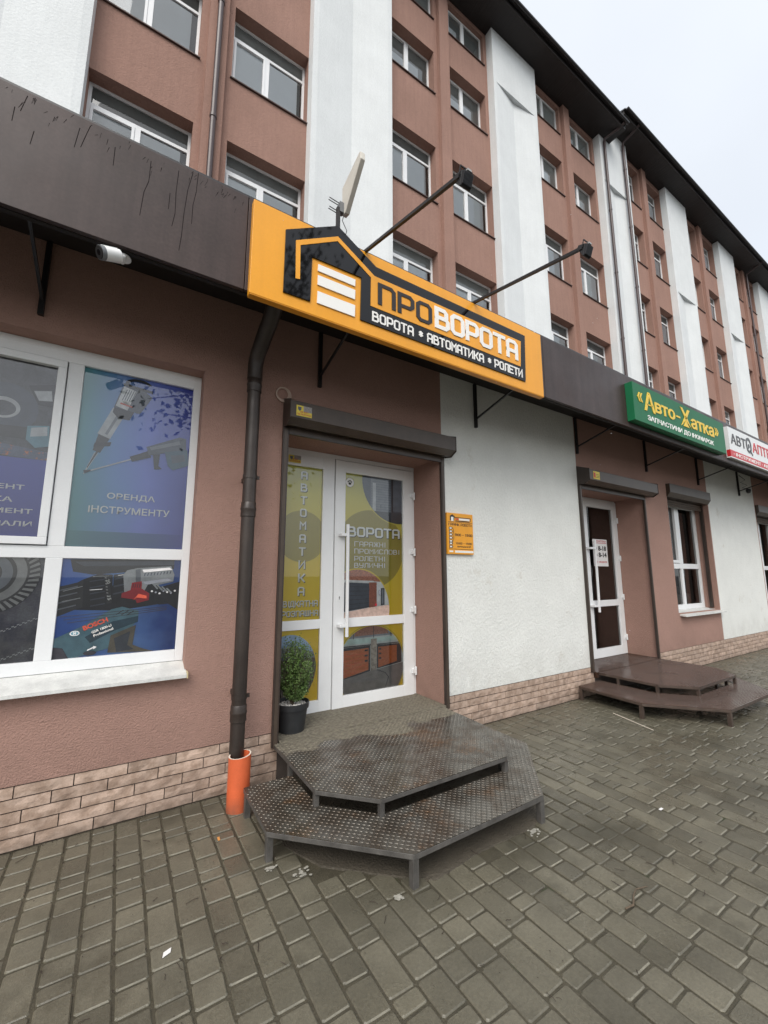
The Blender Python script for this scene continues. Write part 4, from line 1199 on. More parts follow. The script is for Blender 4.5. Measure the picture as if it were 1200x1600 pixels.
t = MB(); stroke_text(t, 'ПРО', *sc((1.452, 3.478)), *sc((1.965, 3.655)), YS-0.0185, 'letter_dark', 1.15, 0.005); t.build('lettering', s1, label='dark letters ПРО')
t = MB(); stroke_text(t, 'ВОРОТА', *sc((1.992, 3.478)), *sc((2.995, 3.668)), YS-0.0195, 'letter_white', 1.35, 0.006); t.build('lettering', s1, label='white letters ВОРОТА')
t = MB(); stroke_text(t, 'ВОРОТА * АВТОМАТИКА * РОЛЕТИ', *sc((1.405, 3.328)), *sc((3.052, 3.408)), YS-0.014, 'letter_white', 1.2, 0.004); t.build('lettering', s1, label='small white line of lettering')

# ---------- green sign
YG = 2.36
s2 = empty('shop_sign', (6.4, YG, 3.33), 'green box sign with yellow lettering Авто-Хатка', 'sign')
b = MB(); b.box(5.045, 7.735, YG, YC-0.0005, 3.33, 3.815, 'green'); b.build('sign_board', s2, bevel=0.003)
t = MB()
font_text(t, '«', 5.14, 3.585, 5.26, 3.705, YG-0.006, 'yellow_letter', 0.008, depth=0.006)
font_text(t, 'А', 5.29, 3.500, 5.56, 3.755, YG-0.006, 'yellow_letter', 0.018, depth=0.006)
font_text(t, 'вто', 5.56, 3.525, 6.10, 3.668, YG-0.006, 'yellow_letter', 0.022, depth=0.006)
font_text(t, '-', 6.14, 3.588, 6.25, 3.612, YG-0.006, 'yellow_letter', 0.008, depth=0.006)
font_text(t, 'Х', 6.27, 3.500, 6.57, 3.765, YG-0.006, 'yellow_letter', 0.022, depth=0.006)
font_text(t, 'атка', 6.58, 3.515, 7.33, 3.668, YG-0.006, 'yellow_letter', 0.022, depth=0.006)
font_text(t, '»', 7.36, 3.56, 7.50, 3.68, YG-0.006, 'yellow_letter', 0.008, depth=0.006)
t.build('lettering', s2, label='yellow letters Авто-Хатка')
t = MB(); font_text(t, 'ЗАПЧАСТИНИ ДО ІНОМАРОК', 5.35, 3.372, 7.28, 3.450, YG-0.004, 'letter_white', 0.02, depth=0.004)
t.build('lettering', s2, label='white line ЗАПЧАСТИНИ ДО ІНОМАРОК')

# ---------- white and red sign
YR = 2.395
s3 = empty('shop_sign', (9.4, YR, 3.3), 'white sign with red stripe reading АВТОАПТЕКА at the right edge', 'sign')
b = MB(); b.box(8.02, 10.9, YR, YC-0.0005, 3.335, 3.845, 'sign_white'); b.box(8.019, 10.901, YR-0.001, YR+0.048, 3.352, 3.462, 'sign_red')
b.build('sign_board', s3)
t = MB()
font_text(t, 'АВТ', 8.09, 3.575, 8.72, 3.745, YR-0.006, 'letter_dark', 0.012, depth=0.005)
font_text(t, 'О', 8.74, 3.53, 8.98, 3.80, YR-0.006, 'letter_dark', 0.02, depth=0.005)
t.prism(bar(8.90, 3.58, 9.0, 3.51, 0.03), YR-0.006, YR-0.001, 'letter_dark')
t.prism(circ(8.86, 3.655, 0.035, 16), YR-0.0055, YR-0.001, 'letter_dark')
t.prism(bar(8.86, 3.65, 8.80, 3.58, 0.02), YR-0.0053, YR-0.001, 'letter_dark')
font_text(t, 'АПТЕКА', 9.03, 3.575, 10.35, 3.755, YR-0.006, 'sign_red', 0.012, depth=0.005)
t.build('lettering', s3)
t = MB(); font_text(t, '· ІНСТРУМЕНТ · АВТОХІМІЯ ·', 8.14, 3.378, 10.5, 3.436, YR-0.004, 'letter_white', 0.02, depth=0.003)
t.build('lettering', s3)

# ---------- opening hours board
YH = 3.192
s4 = empty('hours_board', (2.97, YH, 1.705), 'small orange opening hours board on the white wall beside the first door', 'sign')
b = MB(); b.box(2.785, 3.148, YH, W-0.001, 1.706, 2.132, 'orange'); b.build('board', s4, bevel=0.003)
t = MB()
y = YH-0.0012
t.prism([(2.825, 2.052), (2.825, 2.098), (2.858, 2.118), (2.892, 2.098), (2.895, 2.090), (3.115, 2.090), (3.115, 2.052), (3.108, 2.052), (3.108, 2.083), (2.885, 2.083), (2.885, 2.052)], y, YH, 'ink_black')
t.box(2.84, 2.873, y-0.0003, YH, 2.048, 2.09, 'letter_white'); t.box(2.90, 2.945, y, YH, 2.064, 2.078, 'sign_red'); t.box(2.95, 3.10, y, YH, 2.060, 2.080, 'letter_white')
t.box(2.90, 3.10, y, YH, 2.046, 2.056, 'ink_black')
t.box(2.80, 3.14, y, YH, 2.036, 2.040, 'letter_dark'); t.box(2.80, 3.14, y, YH, 1.756, 1.760, 'letter_dark')
stroke_text(t, 'ГРАФІК РОБОТИ', 2.805, 1.998, 3.135, 2.026, y, 'ink_black', 1.0, 0.001)
for k in range(5):
    zc = 1.972-0.033*k
    t.prism([(2.81, zc-0.013), (2.81, zc+0.013), (2.85, zc+0.013), (2.862, zc), (2.85, zc-0.013)], y, YH, 'ink_black'); t.box(2.818, 2.846, y-0.0004, YH, zc-0.007, zc+0.007, 'letter_white')
for k in range(2):
    zc = 1.815-0.033*k
    t.prism([(2.81, zc-0.013), (2.81, zc+0.013), (2.85, zc+0.013), (2.862, zc), (2.85, zc-0.013)], y, YH, 'ink_black'); t.box(2.818, 2.846, y-0.0004, YH, zc-0.007, zc+0.007, 'letter_white')
t.prism([(2.866, 1.98), (2.876, 1.945), (2.876, 1.87), (2.866, 1.835), (2.872, 1.90)], y, YH, 'ink_black')
stroke_text(t, '9:00 - 19:00', 2.888, 1.893, 3.135, 1.919, y, 'ink_black', 1.3, 0.001)
stroke_text(t, '10:00 - 15:00', 2.895, 1.808, 3.125, 1.829, y, 'ink_black', 1.2, 0.001)
stroke_text(t, 'ВИХІДНИЙ'.replace('Х', 'К').replace('Й', 'И'), 2.92, 1.775, 3.11, 1.796, y, 'ink_black', 1.1, 0.001) if False else font_text(t, 'ВИХІДНИЙ', 2.92, 1.774, 3.11, 1.796, y, 'ink_black', 0.02, depth=0.001)
t.box(2.81, 2.86, y, YH, 1.726, 1.742, 'letter_white'); t.box(2.885, 3.14, y, YH, 1.722, 1.744, 'letter_white')
t.build('lettering', s4)

# ---------- paper notice on second door
s5 = empty('paper_notice', (6.34, 3.66, 1.62), 'white paper with hours 8-18 and 8-14 taped to the second door', 'notice')
b = MB(); b.box(6.145, 6.535, 3.662, 3.6665, 1.625, 2.045, 'paper'); b.build('sheet', s5)
t = MB()
font_text(t, 'АВТОАПТЕКА', 6.17, 2.0, 6.51, 2.03, 3.6605, 'ink_red', 0.02, depth=0.001)
t.box(6.16, 6.52, 3.6605, 3.6619, 1.982, 1.990, 'ink_red')
font_text(t, '8-18', 6.28, 1.865, 6.50, 1.94, 3.6605, 'ink_black', 0.04, depth=0.001)
font_text(t, '8-14', 6.28, 1.765, 6.50, 1.84, 3.6605, 'ink_black', 0.04, depth=0.001)
for zc in (1.90, 1.80, 1.69):
    cpts = circ(6.215, zc, 0.032, 20); ci = circ(6.215, zc, 0.024, 20)
    for k in range(20): t.prism([cpts[k], cpts[(k+1) % 20], ci[(k+1) % 20], ci[k]], 3.6605, 3.6618, 'ink_red' if zc < 1.75 else 'ink_black')
font_text(t, 'НЕДІЛЯ', 6.28, 1.675, 6.50, 1.705, 3.6605, 'ink_red', 0.02, depth=0.001)
t.build('lettering', s5)

# stickers
def sticker(x0, x1, z0, z1, y, label, extra):
    t = empty('sticker', ((x0+x1)/2, y, z0), label, 'sticker')
    b = MB(); b.box(x0, x1, y-0.0012, y, z0, z1, 'sticker_yellow'); 
    b.build('sheet', t)
    q = MB()
    if extra:
        q.box(x0+(x1-x0)*0.45, x1, y-0.0016, y-0.0012, z0+(z1-z0)*0.45, z1, 'sticker_grey')
        q.prism([(x0+0.012, z1-0.012), (x0+0.042, z1-0.012), (x0+0.040, z1-0.035), (x0+0.027, z1-0.048), (x0+0.014, z1-0.035)], y-0.002, y-0.0012, 'mid' if False else K['mid'])
        font_text(q, 'ПІД ОХОРОНОЮ', x0+0.006, z0+0.006, x1-0.006, z0+0.022, y-0.002, 'ink_red', 0.02, depth=0.0005)
        font_text(q, 'ОБ ЄКТ', x0+0.03, z0+0.028, x1-0.03, z0+0.042, y-0.002, 'ink_red', 0.02, depth=0.0005)
    else:
        q.box(x0+0.01, x0+0.05, y-0.002, y-0.0012, z0+0.015, z1-0.02, 'sign_red'); q.box(x0+0.06, x1-0.01, y-0.002, y-0.0012, z0+0.06, z0+0.066, 'ink_black'); q.box(x0+0.06, x1-0.01, y-0.002, y-0.0012, z0+0.04, z0+0.046, 'ink_black'); q.box(x0+0.06, x1-0.01, y-0.002, y-0.0012, z0+0.02, z0+0.026, 'ink_black')
    q.build('printing', t)
sticker(1.093, 1.225, 2.765, 2.853, 3.0385, 'small yellow security sticker on the shutter housing over the first door', True)
sticker(1.262, 1.385, 2.555, 2.628, YD-0.002, 'small yellow security sticker on the white door frame', True)
sticker(5.235, 5.385, 2.765, 2.870, 3.0385, 'small yellow sticker on the shutter housing over the second door', False)

# ---------- downpipe and drain
dp = empty('downpipe', (0.757, 3.05, 0.1), 'brown metal downpipe between the shop window and the first door', 'downpipe')
b = MB(); b.tube([(0.757, 3.05, 0.12), (0.757, 3.05, 3.0), (0.757, 3.05, 3.05)], 0.048, 'pipe', 24, caps=False)
b.tube([(0.757, 3.05, 2.98), (0.757, 3.05, 3.10), (0.762, 3.02, 3.17), (0.775, 2.93, 3.26), (0.79, 2.80, 3.36), (0.80, 2.70, 3.50)], [0.056, 0.056, 0.057, 0.058, 0.060, 0.062], 'pipe', 24)
b.build('pipe', dp, smooth=True)
for zz in (0.56, 1.96, 2.92):
    c = MB(); c.lathe([(0.049, zz-0.045), (0.054, zz-0.042), (0.0525, zz), (0.056, zz+0.01), (0.056, zz+0.02), (0.0525, zz+0.03), (0.053, zz+0.06), (0.049, zz+0.065)], 0.757, 3.05, 'pipe', 24)
    c.build('coupling', dp, smooth=True)
for zz in (0.66, 2.2):
    c = MB(); c.box(0.735, 0.779, 3.095, W-0.0005, zz, zz+0.03, 'pipe'); c.lathe([(0.0495, zz), (0.052, zz), (0.052, zz+0.03), (0.0495, zz+0.03)], 0.757, 3.05, 'pipe', 24); c.box(0.803, 0.825, 3.04, 3.06, zz+0.003, zz+0.027, 'pipe')
    c.build('clamp', dp)
dr = MB()
n = 32
def slant(r_, z_, k, tilt=0.0):
    a = 2*math.pi*k/n
    return (0.766+r_*math.cos(a), 2.99+r_*math.sin(a), z_+tilt*math.cos(a))
ringz = [(0.071, -0.02, 0), (0.071, 0.325, 0.006), (0.062, 0.325, 0.006), (0.062, 0.05, 0)]
vs = [slant(r_, z_, k, t_) for r_, z_, t_ in ringz for k in range(n)]
dr.add(vs, [(i*n+k, i*n+(k+1) % n, (i+1)*n+(k+1) % n, (i+1)*n+k) for i in (0, 2) for k in range(n)], 'orange_pipe')
dr.add(vs, [(n+k, n+(k+1) % n, 2*n+(k+1) % n, 2*n+k) for k in range(n)], 'pipe_rim')
o = dr.build('drain_pipe', smooth=True, label='short orange plastic drain pipe around the foot of the brown downpipe', cat='drain pipe')

# ---------- cable coil
cc_ = MB()
for k in range(3):
    r_ = 0.052+0.005*k
    cc_.tube([(1.03+r_*math.cos(2*math.pi*q/24)+0.004*k, W-0.010-0.004*k, 2.995+r_*1.0*math.sin(2*math.pi*q/24)-0.004*k) for q in range(25)], 0.0058, 'cable', 6)
cc_.tube([(1.045, W-0.012, 2.945), (1.06, W-0.012, 2.90), (1.05, W-0.01, 2.86)], 0.0058, 'cable', 6)
cc_.build('cable_coil', smooth=True, label='coiled beige cable hanging on the brown wall left of the shutter housing', cat='cable')

# ---------- security camera under the canopy
sc_ = empty('security_camera', (-0.11, 2.50, 3.30), 'white bullet security camera mounted under the dark canopy', 'camera')
b = MB()
cr_, cf_ = Vector((-0.137, 2.48, 3.222)), Vector((-0.227, 2.44, 3.178))
ax = (cf_-cr_).normalized(); dc_ = Vector((-0.126, 2.535, 3.252))
b.tube([cr_, cr_+ax*0.006, cf_-ax*0.022], [0.028, 0.035, 0.036], 'camera_white', 20)
b.tube([cr_+ax*0.02+Vector((0, 0, 0.031)), cf_-ax*0.004+Vector((0, 0, 0.031))], 0.014, 'camera_white', 4, sq=True)
b.build('body', sc_, smooth=True)
b = MB(); b.tube([cf_-ax*0.022, cf_-ax*0.002], 0.0365, 'grey_plastic', 20); b.tube([cf_-ax*0.002, cf_+ax*0.002], 0.032, 'ink_black', 20); b.tube([cf_+ax*0.002, cf_+ax*0.004], 0.014, 'logo_black', 14); b.build('lens', sc_, smooth=True)
b = MB(); b.tube([cr_-ax*0.002, cr_-ax*0.014+Vector((0, 0, 0.008)), Vector((dc_.x-0.002, dc_.y, dc_.z-0.022)), dc_], [0.012, 0.013, 0.012, 0.012], 'camera_white', 14)
b.lathe([(0.0, dc_.z+0.012), (0.036, dc_.z+0.012), (0.039, dc_.z+0.008), (0.039, dc_.z), (0.022, dc_.z-0.004), (0.0, dc_.z-0.004)], dc_.x, dc_.y, 'camera_white', 24); b.build('mount', sc_, smooth=True)
b = MB(); b.box(dc_.x-0.03, dc_.x+0.03, 2.512, dc_.y+0.035, dc_.z+0.0125, 3.47, 'canopy_under'); b.build('base_plate', sc_)
# far small camera on bracket
fc = empty('security_camera', (10.95, 3.15, 3.25), 'tiny dark security camera with loose cables beside the farthest canopy bracket', 'camera')
b = MB(); b.lathe([(0.0, 3.28), (0.04, 3.27), (0.045, 3.23), (0.03, 3.19), (0.0, 3.18)], 11.02, 3.08, 'lamp_black', 14); b.build('dome', fc, smooth=True)
b = MB(); b.tube([(10.92, 3.18, 3.58), (11.05, 3.12, 3.48), (10.93, 3.17, 3.42), (11.06, 3.10, 3.36), (10.95, 3.16, 3.30), (11.02, 3.09, 3.28)], 0.006, 'lamp_black', 6); b.build('cable', fc)

# ---------- floodlights on arms
def flood(x, z0, ye, ze, label, hs=0.72):
    t = empty('floodlight', (x, YC, z0), label, 'floodlight', 'floodlights on long arms over the orange sign')
    a = MB(); a.tube([(x, YC+0.10, z0-0.03+0.0), (x, YC-0.01, z0), (x, ye, ze)], 0.0145, 'black_steel', 4, sq=True); a.build('arm', t)
    y, z = ye+0.01, ze
    piv = Vector((x, ye, ze))
    def shrink(mb_):
        mb_.v = [tuple(piv+(Vector(p_)-piv)*hs) for p_ in mb_.v]
        return mb_
    b = MB()
    # tilted casting facing back to the sign: built as yz profile
    b.prism([(y-0.035, z+0.03), (y+0.03, z+0.055), (y+0.045, z+0.035), (y+0.0, z-0.075), (y-0.012, z-0.078)], x-0.003, x+0.098, 'lamp_black', 'yz')
    shrink(b).build('casting', t, bevel=0.002)
    for k in range(9):
        f_ = MB(); xx = x+0.003+k*0.0106
        f_.prism([(y-0.06, z+0.012), (y-0.035, z+0.03), (y-0.012, z-0.078), (y-0.03, z-0.070)], xx, xx+0.004, 'lamp_black', 'yz'); shrink(f_).build('fin', t)
    g_ = MB(); g_.prism([(y+0.031, z+0.056), (y+0.034, z+0.054), (y+0.048, z+0.036), (y+0.045, z+0.034)], x+0.012, x+0.086, 'lamp_glass', 'yz')
    g_.box(x+0.035, x+0.075, y-0.055, y-0.02, z+0.035, z+0.05, 'lamp_glass')
    shrink(g_).build('lens', t)
    br_ = MB()
    br_.tube([(x-0.012, y-0.01, z+0.0), (x-0.012, y-0.03, z+0.066), (x+0.106, y-0.03, z+0.066), (x+0.106, y-0.01, z-0.0)], 0.006, 'black_steel', 4, sq=True)
    shrink(br_).build('bracket', t)
flood(1.362, 3.905, 1.39, 3.60, 'black floodlight on the arm above the house logo, nearer one')
flood(2.475, 3.905, 1.385, 3.69, 'black floodlight on the arm above the right end of the sign, farther one')

# ---------- antenna
an = empty('antenna', (1.385, 2.95, 3.72), 'beige wedge shaped antenna on a black pole behind the orange sign', 'antenna')
b = MB(); b.box(1.372, 1.402, 2.935, 2.965, 3.70, 4.74, 'black_steel'); b.build('pole', an)
b = MB(); poly = [(2.905, 4.675), (2.985, 4.70), (2.985, 4.98), (2.66, 5.30), (2.63, 5.29), (2.63, 5.22)]
poly = [(2.91, 4.68), (2.975, 4.70), (2.975, 4.99), (2.655, 5.06), (2.632, 5.045), (2.628, 4.975)]
b.prism(poly, 1.435, 1.480, 'radome', 'yz'); b.build('radome', an, bevel=0.006)
b = MB()
for zz in (4.70, 4.79): b.tube([(1.30, 2.95, zz+0.012), (1.42, 2.95, zz)], 0.004, 'black_steel', 6); b.tube([(1.31, 2.99, zz+0.03), (1.42, 2.99, zz+0.02)], 0.004, 'black_steel', 6)
b.box(1.395, 1.436, 2.93, 2.98, 4.70, 4.80, 'grey_plastic'); b.build('clamp', an)
b = MB(); b.tube([(1.43, 2.92, 4.67), (1.415, 2.92, 4.60), (1.45, 2.90, 4.50), (1.42, 2.92, 4.35), (1.40, 2.93, 4.15), (1.43, 2.93, 3.95)], 0.0035, 'black_steel', 6); b.build('cable', an)

# ================================================================== STEEL STEPS
def treads(poly, z, m, holes=None, sp=0.0205):
    """raised bars of a tread plate, alternating in direction"""
    mb = MB()
    xs = [p[0] for p in poly]; ys = [p[1] for p in poly]
    def inside(x_, y_, P):
        c = False
        for i in range(len(P)):
            a, b = P[i], P[(i+1) % len(P)]
            if (a[1] > y_) != (b[1] > y_) and x_ < (b[0]-a[0])*(y_-a[1])/(b[1]-a[1])+a[0]: c = not c
        return c
    nx, ny = int((max(xs)-min(xs))/sp), int((max(ys)-min(ys))/sp)
    s2_ = math.sqrt(0.5)
    for i in range(nx+1):
        for j in range(ny+1):
            x_, y_ = min(xs)+i*sp+0.008, min(ys)+j*sp+0.008
            if not inside(x_, y_, poly): continue
            if holes and inside(x_, y_, holes): continue
            s_ = 1 if (i+j) % 2 else -1
            ux, uy = s2_, s2_*s_
            L_, w_ = 0.0115, 0.0032
            mb.add([(x_-ux*L_, y_-uy*L_, z), (x_+uy*w_, y_-ux*w_, z), (x_+ux*L_, y_+uy*L_, z), (x_-uy*w_, y_+ux*w_, z), (x_-ux*L_*0.45, y_-uy*L_*0.45, z+0.0024), (x_+ux*L_*0.45, y_+uy*L_*0.45, z+0.0024)],
                   [(0, 1, 4), (1, 5, 4), (1, 2, 5), (2, 3, 5), (3, 4, 5), (3, 0, 4)], m)
    return mb
def offset_poly(P, d_):
    n = len(P); out = []
    for i in range(n):
        a, b, c = Vector(P[i-1]), Vector(P[i]), Vector(P[(i+1) % n])
        d1 = (b-a).normalized(); d2 = (c-b).normalized()
        n1 = Vector((-d1.y, d1.x)); n2 = Vector((-d2.y, d2.x))
        m_ = (n1+n2); m_ = m_/m_.dot(n1)
        out.append(tuple(b+m_*d_))
    return out
def rim(mb, pts, z0, z1, w_, m):
    """square steel tube along an open run of points, its outer face on the line (left side is inward)"""
    for i in range(len(pts)-1):
        a, b = Vector(pts[i]), Vector(pts[i+1])
        d_ = (b-a).normalized(); n_ = Vector((-d_.y, d_.x))
        q = [a, b, b+n_*w_-d_*w_*0.4, a+n_*w_+d_*w_*0.4]
        mb.prism([(v.x, v.y) for v in q], z0-0.0007*i, z1-0.0007*i, m, 'xy')
def steps(upper, lower, zu, zl, mp, mf, label, legs_u, legs_l, ins=0.03):
    cx = sum(p[0] for p in upper)/len(upper)
    t = empty('metal_steps', (cx, 2.7, 0), label, 'steps', 'steel plate steps in front of the shop doors')
    b = MB(); b.prism(upper, zu-0.004, zu, mp, 'xy'); b.build('top_plate', t)
    treads(upper, zu, mp).build('top_plate_tread', t, kind='stuff')
    b = MB(); rim(b, upper[:], zu-0.028, zu-0.0045, 0.03, mf); b.build('top_frame', t, bevel=0.002)
    inner = offset_poly(upper, ins)
    lo_all = lower
    # ring plate: quads between outer and inner runs
    b = MB()
    n = len(lower)
    inn = inner[:]
    for i in range(n-1):
        q = [lower[i], lower[i+1], inn[i+1], inn[i]]
        b.prism(q, zl-0.004, zl, mp, 'xy')
    b.build('lower_plate', t)
    polyL = lower+inn[::-1]
    treads(polyL, zl, mp).build('lower_plate_tread', t, kind='stuff')
    b = MB(); rim(b, lower, zl-0.030, zl-0.0045, 0.03, mf); b.build('lower_frame', t, bevel=0.002)
    for x_, y_ in legs_u:
        b = MB(); b.box(x_, x_+0.03, y_, y_+0.03, 0.0, zu-0.0365, mf); b.build('leg', t, bevel=0.002)
    for x_, y_ in legs_l:
        b = MB(); b.box(x_, x_+0.034, y_, y_+0.034, -0.01, zl-0.037, mf); b.build('leg', t, bevel=0.002)
    return t
up1 = [(1.060, 3.19), (1.060, 2.432), (1.335, 2.138), (2.358, 2.134), (2.652, 2.438), (2.690, 3.19)]
lo1 = [(0.772, 2.888), (0.763, 2.368), (1.318, 1.802), (2.306, 1.812), (2.870, 2.390), (2.86, 2.95)]
# lower run starts beside the upper left leg: inner run uses the same number of points
up1b = [(1.060, 2.885)]+up1[1:5]+[(2.672, 2.95)]
def steps_built(dx, dy, mp, mf, label, lo=None):
    U = [(a+dx, b+dy if b < 3.1 else b) for a, b in up1]
    Lw = lo or [(a+dx, b+dy) for a, b in lo1]
    UB = [(a+dx, b+dy) for a, b in up1b]
    t = empty('metal_steps', (1.85+dx, 2.7, 0), label, 'steps')
    zu, zl = 0.26, 0.16
    b = MB(); b.prism(U, zu-0.004, zu, mp, 'xy'); b.build('top_plate', t)
    treads(U, zu, mp).build('top_plate_tread', t, kind='stuff')
    b = MB(); rim(b, U, zu-0.028, zu-0.0045, 0.03, mf); b.build('top_frame', t, bevel=0.002)
    inn = [(a+(0.03 if i < 3 else -0.03), c+(0.03 if 0 < i < 5 else 0)) for i, (a, c) in enumerate(UB)]
    if lo: inn[0] = (inn[0][0], lo[0][1])
    b = MB()
    for i in range(5): b.prism([Lw[i], Lw[i+1], inn[i+1], inn[i]], zl-0.004, zl, mp, 'xy')
    b.build('lower_plate', t)
    treads(Lw+inn[::-1], zl, mp).build('lower_plate_tread', t, kind='stuff')
    b = MB(); rim(b, Lw, zl-0.030, zl-0.0045, 0.03, mf); rim(b, [inn[0], Lw[0]], zl-0.0303, zl-0.0049, 0.03, mf); rim(b, [Lw[5], inn[5]], zl-0.0303, zl-0.0049, 0.03, mf); b.build('lower_frame', t, bevel=0.002)
    for x_, y_ in ((U[1][0]+0.004, U[1][1]+0.006), (U[2][0]-0.004, U[2][1]+0.003), (U[3][0]-0.022, U[3][1]+0.003), (U[4][0]-0.034, U[4][1]), (U[1][0]+0.004, 2.88+dy), (U[4][0]-0.03, 2.95+dy)):
        b = MB(); b.box(x_, x_+0.03, y_, y_+0.03, -0.01, zu-0.0286, mf); b.build('leg', t, bevel=0.002)
    for x_, y_ in ((Lw[0][0]+0.004, Lw[0][1]-0.04), (Lw[1][0]+0.006, Lw[1][1]+0.006), (Lw[2][0]-0.008, Lw[2][1]+0.004), (Lw[3][0]-0.026, Lw[3][1]+0.004), (Lw[4][0]-0.042, Lw[4][1]+0.006), (Lw[5][0]-0.04, Lw[5][1]-0.04)):
        b = MB(); b.box(x_, x_+0.036, y_, y_+0.036, -0.01, zl-0.0306, mf); b.build('leg', t, bevel=0.002)
    return t
steps_built(0, 0, 'plate', 'plate_frame', 'grey two level steel plate steps with chamfered corners below the first door')
steps_built(4.205, 0.06, 'plate_brown', 'frame_brown', 'wet brown painted steel plate steps below the second door',
            [(4.82, 3.19), (4.745, 2.42), (5.27, 1.835), (6.45, 1.82), (7.08, 2.45), (7.07, 3.0)])
# thresholds inside the recesses
for x0_, x1_, m in ((1.104, 2.731, 'plate'), (5.229, 6.900, 'plate_brown')):
    th = MB(); th.box(x0_, x1_, 3.192, YD+0.002, 0.20, 0.2665, m)
    tb = treads([(x0_, 3.20), (x1_, 3.20), (x1_, YD-0.02), (x0_, YD-0.02)], 0.2665, m)
    a = th.build('threshold', annex)
    tb.build('threshold_tread', annex, kind='stuff')

# ================================================================== POTTED SHRUB
px_, py_ = 1.262, 3.385
zb = 0.2685
ps = empty('potted_shrub', (px_, py_, zb), 'small boxwood shrub in a black plastic pot on the doorstep', 'potted plant')
b = MB(); b.lathe([(0.0, zb+0.004), (0.098, zb+0.004), (0.102, zb), (0.124, zb+0.17), (0.134, zb+0.172), (0.138, zb+0.215), (0.131, zb+0.218), (0.126, zb+0.18), (0.0, zb+0.178)], px_, py_, 'pot', 30)
b.build('pot', ps, smooth=True)
pb = MB()
for k in range(330):
    a = random.uniform(0, 2*math.pi); r_ = 0.120*math.sqrt(random.random()); s_ = random.uniform(0.005, 0.009)
    cx, cy, cz = px_+r_*math.cos(a), py_+r_*math.sin(a), zb+0.188+random.uniform(-0.004, 0.008)
    pb.add([(cx-s_, cy, cz), (cx+s_, cy, cz), (cx, cy-s_, cz), (cx, cy+s_, cz), (cx, cy, cz+s_*0.8), (cx, cy, cz-s_)], [(0, 2, 4), (2, 1, 4), (1, 3, 4), (3, 0, 4), (2, 0, 5), (1, 2, 5), (3, 1, 5), (0, 3, 5)], 'pebble')
pb.build('pebbles', ps, kind='stuff')
st = MB(); lf = MB()
rr = random.Random(3)
zc = zb+0.46
for k in range(170):
    a = rr.uniform(0, 2*math.pi); e = rr.uniform(-0.9, 1.35)
    rad = 0.158*rr.uniform(0.75, 1.08)
    tip = Vector((px_+0.015+rad*math.cos(a)*math.cos(e), py_+rad*math.sin(a)*math.cos(e), zc+0.205*rad/0.135*math.sin(e)*(1.0)))
    if e < -0.2: tip.x = px_+0.015+(tip.x-px_-0.015)*0.85; tip.y = py_+(tip.y-py_)*0.85
    root = Vector((px_+rr.uniform(-0.012, 0.012), py_+rr.uniform(-0.012, 0.012), zb+0.19+rr.uniform(0, 0.08)))
    midp = root.lerp(tip, 0.5)+Vector((rr.uniform(-0.01, 0.01), rr.uniform(-0.01, 0.01), rr.uniform(-0.03, 0.01)))
    if k % 3 == 0: st.tube([root, midp, tip], [0.0035, 0.002, 0.0012], 'bark', 4)
    up_t = (tip-midp).normalized()
    for q in range(38):
        t_ = rr.uniform(0.35, 1.08)
        p = (root.lerp(midp, t_*2) if t_ < 0.5 else midp.lerp(tip, t_*2-1))
        p += Vector((rr.uniform(-0.012, 0.012), rr.uniform(-0.012, 0.012), rr.uniform(-0.012, 0.012)))
        dr_ = Vector((rr.gauss(0, 1), rr.gauss(0, 1), rr.gauss(0.5, 0.8))).normalized()
        sd_ = dr_.cross(Vector((rr.gauss(0, 1), rr.gauss(0, 1), rr.gauss(0, 1)))).normalized()
        L_, w_ = rr.uniform(0.012, 0.020), rr.uniform(0.0045, 0.0070)
        lf.add([p, p+dr_*L_*0.5+sd_*w_, p+dr_*L_, p+dr_*L_*0.5-sd_*w_], [(0, 1, 2, 3)], 'box_leaf')
st.tube([(px_, py_, zb+0.17), (px_+0.004, py_, zb+0.26)], [0.010, 0.007], 'bark', 8)
st.build('stem', ps); lf.build('foliage', ps)

